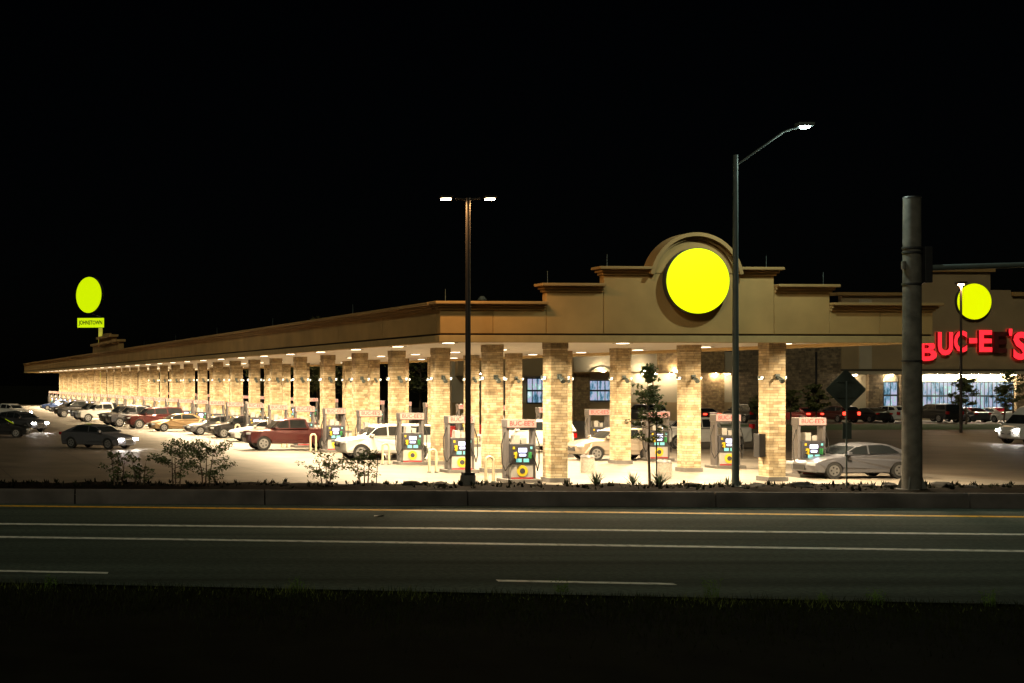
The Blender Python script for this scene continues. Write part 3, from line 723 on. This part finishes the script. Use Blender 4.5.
# round sign on the shop
s2 = empty('round_sign', L(sp(967.5), QS-.6, sz(302, 967)), YAW, 'lit yellow round sign on the shop above the red letters', 'sign', 'round lit yellow signs')
mb = MB(); mb.disc((0, 0), 1.92, -.35, -.02, 48); mb.build('sign_housing', M['signrim'], s2)
mb = MB(); mb.disc((0, 0), 1.88, -.372, -.352, 48); mb.build('sign_face', M['yellowdisc'], s2)
# red channel letters
ls = empty('lettered_sign', L(sp(968), QS-.6, sz(345, 968)), YAW, 'big red lit letters on the shop wall below the round sign', 'sign')
o_p, o_z = sp(968), sz(345, 968)
for ch, x0, x1, y0, y1, lit in (('B', 912, 930, 341, 361, 1), ('U', 931, 946, 332.5, 355.5, 1), ('C', 947, 960, 331, 352.5, 1), ('-', 962, 970, 338.5, 343.5, 1), ('E', 972, 985, 330.5, 352, 1), ('E', 987, 1000, 332, 353, 0), ("'", 1001.5, 1005, 329, 336, 1), ('S', 1006, 1021, 332, 360, 1)):
    me = text_mesh(ch, 1, .06, [M['red' if lit else 'dimE'], M['redside']], 'letter', .035)
    xs = [v.co.x for v in me.vertices]; zs = [v.co.z for v in me.vertices]
    X0, X1, Z0, Z1_ = sp(x0)-o_p, sp(x1)-o_p, sz(y1, 968)-o_z, sz(y0, 968)-o_z
    for v in me.vertices:
        v.co.x = X0+(v.co.x-min(xs))/(max(xs)-min(xs))*(X1-X0); v.co.z = Z0+(v.co.z-min(zs))/(max(zs)-min(zs))*(Z1_-Z0); v.co.y = v.co.y*2.5-.25
    mobj('letter', me, ls)

# parking in front of the shop
PG2 = 'cars parked in front of the shop'
rowcars = [(645, 'grey', 'suv', 'dark grey SUV'), (700, 'maroon', 'sedan', 'maroon sedan'), (745, 'black', 'suv', 'black SUV'), (800, 'red', 'sedan', 'red sedan'), (838, 'maroon', 'crossover', 'maroon crossover'),
           (868, 'black', 'sedan', 'black sedan'), (889, 'white', 'crossover', 'white crossover'), (937, 'black', 'suv', 'black SUV'), (966, 'grey', 'sedan', 'grey sedan'), (992, 'white', 'sedan', 'white sedan')]
where = ['behind the first column gap by the small tree', 'seen beside the second right column', 'in front of the brown stone pier', 'in front of the dark stone wall', 'left of the diamond sign back', 'right of the diamond sign back', 'below the arched shop window', 'at the left end of the wide shop glazing', 'below the round shop tree', 'at the right end of the wide shop glazing']
for (x, colr, kd, nm), w in zip(rowcars, where):
    d = sd(x)-7
    car(kd, colr, XY(x, d), YAW+math.pi/2+random.uniform(-.05, .05), '%s parked %s' % (nm, w), group=PG2, tail=colr in ('red', 'maroon'))
# lawn strip and hedge
mb = MB(); a_, b_, c_, d_ = L(44, QS-29), L(100, QS-29), L(100, QS-13.5), L(50, QS-13.5)
mb.add([(v.x, v.y, 0) for v in (a_, b_, c_, d_)], [(0, 1, 2, 3)]); tag(mb.build('lawn', M['lawn']), kind='structure')

# ------------------------------------------------------------------ plants
def leaf_cloud(centers, n, size, seed=1, flat=.6):
    rnd = random.Random(seed); mb = MB()
    for _ in range(n):
        c, rad = rnd.choice(centers)
        while True:
            v = Vector((rnd.uniform(-1, 1), rnd.uniform(-1, 1), rnd.uniform(-1, 1)))
            if v.length < 1: break
        P = Vector(c)+Vector((v.x*rad, v.y*rad, v.z*rad*flat)); s = size*rnd.uniform(.6, 1.4)
        u = Vector((rnd.gauss(0, 1), rnd.gauss(0, 1), rnd.gauss(0, .6))).normalized(); w = u.orthogonal().normalized()
        w = (w*math.cos(rnd.uniform(0, 6))+u.cross(w)*math.sin(rnd.uniform(0, 6))).normalized()
        mb.add([P-u*s, P+w*s*.45, P+u*s, P-w*s*.45], [(0, 1, 2, 3)])
    return mb
def tree(loc, h, trunk_r, crown0, width, nclump, nleaf, leaf, m, label, cat='tree', name='young_tree', seed=1, conic=False, group=None, stems=1):
    rnd = random.Random(seed); r = empty(name, loc, 0, label, cat, group)
    tm = MB(); centers = []
    for s in range(stems):
        bx = (s-(stems-1)/2)*.12
        x = bx; y = 0; pts = [Vector((x, y, -.05))]
        for k in range(6):
            x += rnd.uniform(-.04, .04)*h/3+(bx*.2); y += rnd.uniform(-.04, .04)*h/3; pts.append(Vector((x, y, h*.95*(k+1)/6)))
        for i, (p, q) in enumerate(zip(pts, pts[1:])): tm.tube(p, q, trunk_r*(1-i/6.5), trunk_r*(1-(i+1)/6.5), 7, False)
        for k in range(nclump//stems):
            t = rnd.random(); z = crown0+(h-crown0)*t
            base = pts[min(5, int(z/h*6))].lerp(pts[min(6, int(z/h*6)+1)], .5); base.z = z-.1
            reach = width/2*((1-t)**.6+.08 if conic else (math.sin(math.pi*(.15+.8*t)))**.7)*rnd.uniform(.45, 1)
            an = rnd.uniform(0, 2*math.pi); e = Vector((base.x+math.cos(an)*reach, base.y+math.sin(an)*reach, z+reach*.25))
            tm.tube(base, e, trunk_r*.3, trunk_r*.1, 5, False)
            centers.append((e, width*.11)); centers.append((base.lerp(e, .6), width*.09))
    tm.build('trunk', M['bark'], r)
    leaf_cloud(centers, nleaf, leaf, seed).build('crown', m, r); return r
def at(x, d, z=0): X, Y = XY(x, d); return (X, Y, z)
tree(at(650, 51.4, .25), 4.35, .055, 1.55, 1.55, 46, 2600, .055, M['leaf'], 'slim young tree with narrow leafy crown beside its stake in the planting bed', seed=3, conic=True)
mb = MB(); mb.tube((0, 0, 0), (0, 0, 2.7), .025, .025, 8); mb.tube((-.24, 0, 2.0), (0, 0, 2.0), .012, .012, 6)
tag(mb.build('tree_stake', M['darkmetal'], loc=at(656.5, 51.2, .25)), 'thin dark stake standing beside the slim young tree', 'stake')
SG = 'leafy shrubs in the planting bed'
for x, h, w, n, sd_, lab in ((118, 1.2, 1.3, 420, 5, 'smallest leafy shrub farthest left in the planting bed'), (140, 1.0, 1.0, 300, 12, 'small open shrub just right of the smallest left shrub'), (176, 1.6, 2.0, 900, 15, 'tall open shrub left of the largest shrub in the bed'), (206, 1.75, 2.3, 1300, 6, 'large dark open shrub left of the lamp pole in the bed'),
                           (326, 1.15, 1.7, 520, 8, 'open leafy shrub left of the twin shrub near the pumps'), (364, 1.25, 1.6, 520, 9, 'open leafy shrub nearest the twin headed lamp pole')):
    tree(at(x, 51, .25), h, .03, .25, w, 26, n*2, .045, M['leaf'], lab, 'shrub', 'leafy_shrub', sd_, group=SG, stems=3)
mb = MB(); mb.tube((0, 0, 0), (.08, 0, 1.2), .018, .014, 6); tag(mb.build('tree_stake', M['darkmetal'], loc=at(376, 50.8, .25)), 'leaning dark stake beside the shrub nearest the lamp pole', 'stake')
def yucca(x, d, r_, n, label, seed):
    rnd = random.Random(seed); mb = MB()
    for k in range(n):
        a = rnd.uniform(0, 2*math.pi); el = rnd.uniform(.15, 1.35); ln = r_*rnd.uniform(.75, 1.1)
        dirv = Vector((math.cos(a)*math.cos(el), math.sin(a)*math.cos(el), math.sin(el))); sd2 = Vector((-math.sin(a), math.cos(a), 0))*.022
        m1 = dirv*ln*.5; tip = dirv*ln-Vector((0, 0, .1*ln))
        mb.add([-sd2*.6, sd2*.6, m1+sd2, tip, m1-sd2], [(0, 1, 2, 3, 4)])
    tag(mb.build('yucca', M['yucca'], loc=at(x, d, .27)), label, 'plant', 'spiky yuccas in the planting bed')
yucca(596, 51.2, .62, 46, 'spiky yucca in front of the first concrete bin', 1); yucca(633, 51.3, .6, 40, 'spiky yucca at the left foot of the slim tree', 2); yucca(660, 51.0, .7, 52, 'spiky yucca at the right foot of the slim tree', 3)
yucca(728, 51.0, .45, 30, 'short spiky yucca at the foot of the tall single lamp pole', 4)
# low ground cover and stones
rnd = random.Random(11); mb = MB()
for k in range(900):
    X = rnd.uniform(-8, 48); Y = rnd.uniform(49.2, 52.2)-.04*(X-18); s = rnd.uniform(.05, .16)
    for j in range(7):
        a_ = rnd.uniform(0, 6.28); e = rnd.uniform(.2, 1.3); dv = Vector((math.cos(a_)*math.cos(e), math.sin(a_)*math.cos(e), math.sin(e)))*s*1.5; sv = Vector((-math.sin(a_), math.cos(a_), 0))*s*.35
        b_ = Vector((X, Y, .27)); mb.add([b_-sv, b_+sv, b_+dv], [(0, 1, 2)])
tag(mb.build('ground_cover', M['leaf3']), 'low dark ground cover plants on the mulch bed behind the barrier', 'ground cover', kind='stuff')
def rockmesh(seed):
    bm = bmesh.new(); bmesh.ops.create_icosphere(bm, subdivisions=2, radius=1); rn = random.Random(seed)
    for v in bm.verts: v.co *= rn.uniform(.78, 1.12); v.co.z *= .6
    me = bpy.data.meshes.new('boulder'); bm.to_mesh(me); bm.free(); me.materials.append(M['rock']); return me
rm = [rockmesh(k) for k in range(3)]
spots = [(240, 'left of the twin shrubs'), (286, 'beside the left twin shrub'), (412, 'left of the twin headed lamp pole'), (441, 'nearest the twin headed lamp pole'), (536, 'left of the front left column'), (690, 'between slim tree and single lamp pole'), (758, 'in front of the right front column'), (801, 'in front of the silver sedan nose'), (822, 'left of the diamond sign post'), (868, 'right of the diamond sign post'), (890, 'left of the thick signal pole'), (942, 'right of the thick signal pole'), (972, 'second right of the thick signal pole'), (1006, 'by the right picture edge')]
for i, (x, w) in enumerate(spots):
    o = mobj('boulder', rm[i % 3], None, at(x, 50.6+.6*((i*7) % 3)/3-.04*(x*51/F-18), .3), i*1.3); k = .16+.05*((i*5) % 4); o.scale = (k*1.4, k, k)
    tag(o, 'rough grey boulder %s' % w, 'boulder', 'boulders in the planting bed')
# shop trees, hedge and trees behind
for i, (x, d, h, w, n, lab) in enumerate(((816, 128, 3.6, 3.0, 1700, 'round leafy tree against the dark stone shop wall'), (791, 130, 3.1, 2.2, 1000, 'smaller bushy tree left of the round tree by the shop wall'), (966, 134, 4.2, 3.0, 1700, 'round tree in front of the wide shop glazing'), (1004, 134, 3.6, 2.2, 700, 'thin tree at the right end of the wide shop glazing'), (1014, 128, 5, 2.6, 500, 'sparse tree above the white van'), (757, 120, 2.8, 1.5, 500, 'dark shrub like tree in front of the brown stone pier'))):
    tree(at(x, d), h, .09, h*.42, w, 34, n, .14, M['leaf2'], lab, seed=20+i, name='shop_tree', group='trees in front of the shop')
for i, (x, d, h, w) in enumerate(((335, 175, 11, 9), (318, 190, 12, 8), (420, 200, 10, 9), (262, 210, 11, 8))):
    tree(at(x, d), h, .2, 2.5, w, 60, 2600, .3, M['leaf2'], 'leafy tree behind the canopy seen in %s' % ['the gap beside the eighth column', 'the narrow gap left of the tallest tree', 'the gap beside the white SUV', 'the gap above the white sedan'][i], seed=40+i, name='broadleaf_tree', group='trees behind the canopy')
hx0, hx1 = sp(922), sp(992); rn = random.Random(4); cent = []
for k in range(60): cent.append(((hx0+(hx1-hx0)*k/59, 0, .5+rn.uniform(-.05, .1)), .5))
hb = leaf_cloud(cent, 5200, .12, 5, .9); ho = hb.build('hedge', M['leaf2'], loc=L(0, QS-15, 0), rz=YAW)
ho.location = L(-0, QS-15.5, 0); tag(ho, 'low clipped hedge along the lawn in front of the shop glazing', 'hedge')

# near roadside grass
rn = random.Random(9); mb = MB(); a, u = line_pts(582.5, 604.5); nrm = Vector((-u.y, u.x))
for k in range(26000):
    t = rn.uniform(-3, 30); off = -abs(rn.gauss(0, 2.2))
    if off < -9: continue
    P = a+u*t+nrm*(off+.1); X, Y = P
    cl = .5+.5*math.sin(X*2.1+Y*1.3)*math.sin(X*.7-Y*2.2)
    h = rn.uniform(.04, .13)*(1+1.1*cl*rn.random()); an = rn.uniform(0, 3.14); w = .008
    b_ = Vector((X, Y, -.05)); dv = Vector((rn.uniform(-.5, .5)*h, rn.uniform(-.5, .5)*h, h)); sv = Vector((math.cos(an), math.sin(an), 0))*w
    mb.add([b_-sv, b_+sv, b_+dv], [(0, 1, 2)])
tag(mb.build('grass', M['grass']), 'rough dark grass along the near edge of the road', 'grass', kind='stuff')
rn = random.Random(19); mb = MB()
for k in range(5200):
    t = rn.uniform(-3, 30); P = a+u*t+nrm*(.12-abs(rn.gauss(0, .55))); X, Y = P
    cl = .5+.5*math.sin(X*1.7+math.sin(X*.9)*2.3)
    if rn.random() > .25+.75*cl: continue
    h = rn.uniform(.03, .09)+.16*cl*rn.random()**2; an = rn.uniform(0, 3.14); w = .007
    b_ = Vector((X, Y, -.05)); dv = Vector((rn.uniform(-.7, .7)*h, rn.uniform(-.5, .5)*h, h)); sv = Vector((math.cos(an), math.sin(an), 0))*w
    mb.add([b_-sv, b_+sv, b_+dv], [(0, 1, 2)])
tag(mb.build('roadside_weeds', M['fringe']), 'ragged greener weeds fringing the near edge of the asphalt', 'weeds', kind='stuff')
mb = MB(); mb.add([(0, 0, .006), (.28, .05, .05), (.36, .22, .012), (.05, .2, .03)], [(0, 1, 2, 3)])
mb.add([(0, 0, .008), (.28, .05, .055), (.36, .22, .016), (.05, .2, .035)], [(0, 3, 2, 1)])
tag(mb.build('paper_scrap', M['pumpwhite'], loc=at(374, D(517))), 'small pale scrap of paper lying on the far lane', 'litter')
for i, (x, yb, h, n, lab) in enumerate(((712, 597, .5, 20, 'tallest thin weed at the near road edge'), (563, 592, .33, 22, 'low dark weed between lane dash and grass'), (50, 586, .3, 20, 'small bright green weed near the left picture edge'), (299, 590, .33, 20, 'small green weed at the near road edge below the pumps'), (876, 602, .3, 22, 'leafy weed clump at the right of the near road edge'), (990, 604, .35, 26, 'leafy weed clump nearest the right picture corner'), (820, 600, .25, 14, 'short weed between the tall weed and the leafy clump'))):
    rr = random.Random(60+i); mb = MB()
    for k in range(n):
        an = rr.uniform(0, 6.28); lean = rr.uniform(.05, .5 if h < .6 else .14); hh = h*rr.uniform(.5, 1); bx, by = rr.uniform(-.12, .12), rr.uniform(-.08, .08)
        dv = Vector((math.cos(an)*lean*hh, math.sin(an)*lean*hh, hh)); b_ = Vector((bx, by, -.05)); sv = Vector((-math.sin(an), math.cos(an), 0))*.006
        mb.add([b_-sv, b_+sv, b_+dv], [(0, 1, 2)])
        for j in range(5):
            c = b_+dv*rr.uniform(.3, 1); s = .02; w = Vector((rr.uniform(-1, 1), rr.uniform(-1, 1), rr.uniform(-.3, 1))).normalized(); q = w.orthogonal().normalized()
            mb.add([c, c+w*s+q*s*.5, c+w*s*2, c+w*s-q*s*.5], [(0, 1, 2, 3)])
    d = D(yb); tag(mb.build('weed', M['weed'], loc=at(x, d)), lab, 'weed', 'weeds along the near road edge')

# ------------------------------------------------------------------ street furniture
# twin headed lamp
P1 = at(468, 51.6, .2); tw = empty('street_lamp', P1, 0, 'dark lamp pole with two warm lit heads by the road side pumps', 'street lamp')
zt = 4+(382-198)*51.6/F-.2
mb = MB(); mb.smooth = True; mb.tube((0, 0, 0), (0, 0, zt), .105, .085, 16); mb.build('pole', M['darkpole'], tw)
mb = MB(); mb.tube((0, 0, -.2), (0, 0, .42), .27, .27, 20); mb.build('pole_base', M['wallc'], tw); mb = MB(); mb.b2((-.19, -.19, .42), (.19, .19, .52)); mb.build('base_plate', M['darkmetal'], tw)
for s, dx in ((-1, -.80), (1, .80)):
    mb = MB(); mb.tube((0, 0, zt-.06), (dx*.55, 0, zt-.02), .04, .04); mb.build('arm', M['darkpole'], tw)
    mb = MB(); mb.b2((dx-.22, -.16, zt-.02), (dx+.22, .16, zt+.07)); h = mb.build('lamp_head', M['darkpole'], tw, bevel=.03)
    mb = MB(); mb.b2((dx-.15, -.11, zt-.07), (dx+.15, .11, zt-.024)); mb.build('lamp_lens', M['lampo'], h)
    area('lamp_light', (dx, 0, zt-.12), tw, 170, (1, .55, .2), .3)
# single tall lamp
P2 = at(735.5, 50.6, .2); st = empty('street_lamp', P2, 0, 'tall grey lamp pole with one white lit head on a slanted arm', 'street lamp')
k2 = 50.6/F
zt = 4+(382-155)*k2-.2
mb = MB(); mb.smooth = True; mb.tube((0, 0, 0), (0, 0, zt), .125, .08, 16); mb.build('pole', M['steel'], st)
mb = MB(); mb.b2((-.2, -.2, -.05), (.2, .2, .1)); mb.build('base_plate', M['steel'], st)
mb = MB(); mb.path([(0, 0, 4+(382-166)*k2-.2), (1.7, 0, 4+(382-132)*k2-.2), (1.95, 0, 4+(382-129.5)*k2-.2), (2.3, 0, 4+(382-127.5)*k2-.2)], .035, 8); mb.build('arm', M['steel'], st)
zh = 4+(382-126)*k2-.2
mb = MB(); mb.b2((2.18, -.16, zh-.01), (2.75, .16, zh+.12)); h = mb.build('lamp_head', M['steel'], st, bevel=.03)
mb = MB(); mb.b2((2.34, -.11, zh-.07), (2.58, .11, zh-.012)); mb.build('lamp_lens', M['lampw'], h)
area('lamp_light', (2.45, 0, zh-.1), st, 420, (.80, 1, .84), .3)
# lamp by the shop
ft = empty('street_lamp', at(961, 112), 0, 'far thin lamp pole with one warm lit head before the shop', 'street lamp'); zt = 4+(382-284)*112/F
mb = MB(); mb.tube((0, 0, 0), (0, 0, zt), .11, .08, 12); mb.build('pole', M['darkpole'], ft)
mb = MB(); mb.b2((-.3, -.3, zt), (.3, .3, zt+.18)); h = mb.build('lamp_head', M['darkpole'], ft)
mb = MB(); mb.b2((-.14, -.14, zt-.10), (.14, .14, zt-.01)); mb.build('lamp_lens', M['lampo'], h)
area('lamp_light', (0, -.1, zt-.2), ft, 500, (1, .62, .3), .4)
# signal pole with mast arm
ds = 49.0; ks = ds/F; sgp = empty('signal_pole', at(912, ds, .2), 0, 'thick weathered signal pole with clamped box and long arm', 'signal pole')
zt = 4+(382-198)*ks-.2
mb = MB(); mb.smooth = True; mb.tube((0, 0, 0), (0, 0, zt), .31, .27, 24); mb.build('pole', M['signalsteel'], sgp)
mb = MB(); mb.tube((0, 0, zt), (0, 0, zt+.05), .285, .26, 24); mb.build('pole_cap', M['darkmetal'], sgp)
mb = MB(); mb.tube((0, 0, -.3), (0, 0, .12), .52, .48, 20)
mb.build('footing', M['wallc'], sgp)
for k in range(4):
    an = math.pi/4+k*math.pi/2; mb = MB(); mb.prism([(.27, .12), (.46, .12), (.29, .6)], -.02, .02); g = mb.build('gusset', M['signalsteel'], sgp, rz=an)
for y in (248, 252.5, 284, 361):
    z = 4+(382-y)*ks-.2; mb = MB(); mb.tube((0, 0, z-.03), (0, 0, z+.03), .315, .315, 24); mb.build('clamp_band', M['darkmetal'], sgp)
zc = 4+(382-265)*ks-.2
mb = MB(); mb.b2((.3, -.25, zc-.62), (.56, .25, zc+.62)); mb.build('mount_box', M['darkmetal'], sgp, bevel=.02)
mb = MB(); mb.tube((-.33, -.05, zc-.15), (-.33, -.05, zc+.12), .07, .07); mb.build('push_button', M['signalsteel'], sgp)
mb = MB(); mb.smooth = True; mb.tube((.56, 0, zc-.1), (7.5, 0, zc+.12), .105, .08, 16); mb.build('mast_arm', M['steel'], sgp)
# diamond sign seen from behind
dd = 50.2; kd = dd/F; dm = empty('diamond_sign', at(846.5, dd, .2), 0, 'dark back of a diamond road sign on a thin post', 'sign')
zc = 4+(382-389.5)*kd-.2; r_ = .70
mb = MB(); mb.tube((0, 0, 0), (0, 0, zc+.3), .028, .028, 8); mb.build('post', M['steel'], dm)
pl = []
for k in range(4):
    an = math.pi/2*k
    for da in (-.05, .05): pl.append((r_*math.cos(an+da)*1.0, zc+r_*math.sin(an+da)))
mb = MB(); mb.prism(pl, .035, .045); mb.build('sign_plate', M['signback'], dm)
mb = MB(); mb.b2((-.3, .0, zc+.25), (.3, .033, zc+.3)); mb.b2((-.3, .0, zc-.3), (.3, .033, zc-.25)); mb.build('brace', M['signback'], dm)
mb = MB(); mb.b2((-.12, .035, 4+(382-439)*kd-.2), (.20, .045, 4+(382-423)*kd-.2)); mb.build('small_plate', M['signback'], dm)
# bins
for x, yb, lab in ((587.5, 472.5, 'round concrete bin left of the slim tree near the forecourt edge'), (664, 478.5, 'square topped concrete bin right of the slim tree trunk')):
    d = D(yb); b = empty('waste_bin', at(x, d), YAW, lab, 'waste bin', 'concrete waste bins on the forecourt')
    mb = MB(); mb.smooth = True; mb.tube((0, 0, -.02), (0, 0, .68), .29, .29, 24); mb.build('bin_body', M['bin'], b)
    mb = MB(); mb.smooth = True; mb.tube((0, 0, .68), (0, 0, .78), .31, .24, 24); mb.build('lid', M['pumpgrey'], b)
    mb = MB(); mb.tube((0, 0, .781), (0, 0, .79), .1, .1, 16); mb.build('opening', M['black'], b)
# phone/air service box on right front column
mb = MB(); mb.b2((-.13, -.2, .95), (.13, .2, 1.9)); o = mb.build('service_box', M['darkmetal'], loc=L(8.58, .05), rz=YAW, bevel=.02); tag(o, 'dark service box hung on the left side of the right front column', 'box')

# tall roadside sign far left
dp = 285; kp = dp/F
py = empty('pylon_sign', at(100.5, dp), 0, 'tall pole sign with lit yellow disc and town name board above the canopy end', 'sign')
def pz(y): return 4+(382-y)*kp
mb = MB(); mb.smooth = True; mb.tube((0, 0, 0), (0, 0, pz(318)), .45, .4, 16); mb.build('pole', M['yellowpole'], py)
ro = math.radians(-49)
hub = MB(); hub.disc((0, pz(295)), 18.3*kp, -.35, .35, 56); h = hub.build('disc_housing', M['signrim'], py, loc=(-10.5*kp, 0, 0), rz=ro)
mb = MB(); mb.disc((0, pz(295)), 17.9*kp, -.40, -.36, 56); mb.build('disc_face', M['yellowfar'], h)
mb = MB(); mb.b2((-13.5*kp, -.3, pz(328)), (13.5*kp, .3, pz(318))); bd = mb.build('name_board', M['signrim'], py, loc=(-10*kp, -.8, 0), rz=math.radians(-6))
mb = MB(); mb.b2((-13.2*kp, -.34, pz(327.7)), (13.2*kp, -.305, pz(318.3))); mb.build('board_face', M['yellowfar'], bd)
tm = text_mesh('JOHNSTOWN', 1.55, .01, [M['greentext']], 'lettering', .045)
xs = [v.co.x for v in tm.vertices]; zs = [v.co.z for v in tm.vertices]
for v in tm.vertices: v.co.x *= 23.5*kp/(max(xs)-min(xs)); v.co.z *= 5.6*kp/(max(zs)-min(zs))
mobj('lettering', tm, bd, (0, -.36, pz(323)))
mb = MB(); mb.tube((0, -.2, pz(317)), (-10*kp, -.2, pz(312)), .3, .3); mb.build('bracket', M['steel'], py)

# ------------------------------------------------------------------ light, sky, camera
w = bpy.data.worlds.new('World'); S.world = w; w.use_nodes = True
t = w.node_tree; bg = t.nodes['Background']
sk = t.nodes.new('ShaderNodeTexSky'); sk.sky_type = 'NISHITA'; sk.sun_disc = False
sk.sun_elevation = math.radians(38); sk.sun_rotation = math.radians(212)
t.links.new(sk.outputs['Color'], bg.inputs['Color']); bg.inputs['Strength'].default_value = .00012
sun = bpy.data.lights.new('night_fill', 'SUN'); sun.energy = .55; sun.angle = math.radians(6); sun.color = (1, .95, .66)  # added fill for road and fascia, standing in for unseen lot lamps
so = bpy.data.objects.new('night_fill', sun); C.objects.link(so); so.rotation_euler = (math.radians(52), 0, math.radians(-32))

cam = bpy.data.cameras.new('camera'); co = bpy.data.objects.new('camera', cam); C.objects.link(co)
co.location = (0, 0, CH); co.rotation_euler = (math.pi/2, 0, 0)
cam.sensor_width = 36; cam.lens = F/1024*36; cam.shift_x = .5; cam.shift_y = (HY-341.5)/1024
cam.clip_start = .5; cam.clip_end = 3000
S.camera = co
S.view_settings.view_transform = 'Standard'; S.view_settings.look = 'None'; S.view_settings.exposure = 0; S.view_settings.gamma = 1
cy = S.cycles; cy.use_denoising = True; cy.max_bounces = 5; cy.diffuse_bounces = 3; cy.glossy_bounces = 3; cy.sample_clamp_indirect = 3; cy.sample_clamp_direct = 0
cy.use_light_tree = True; cy.caustics_reflective = False; cy.caustics_refractive = False
try: cy.denoiser = 'OPENIMAGEDENOISE'
except Exception: pass
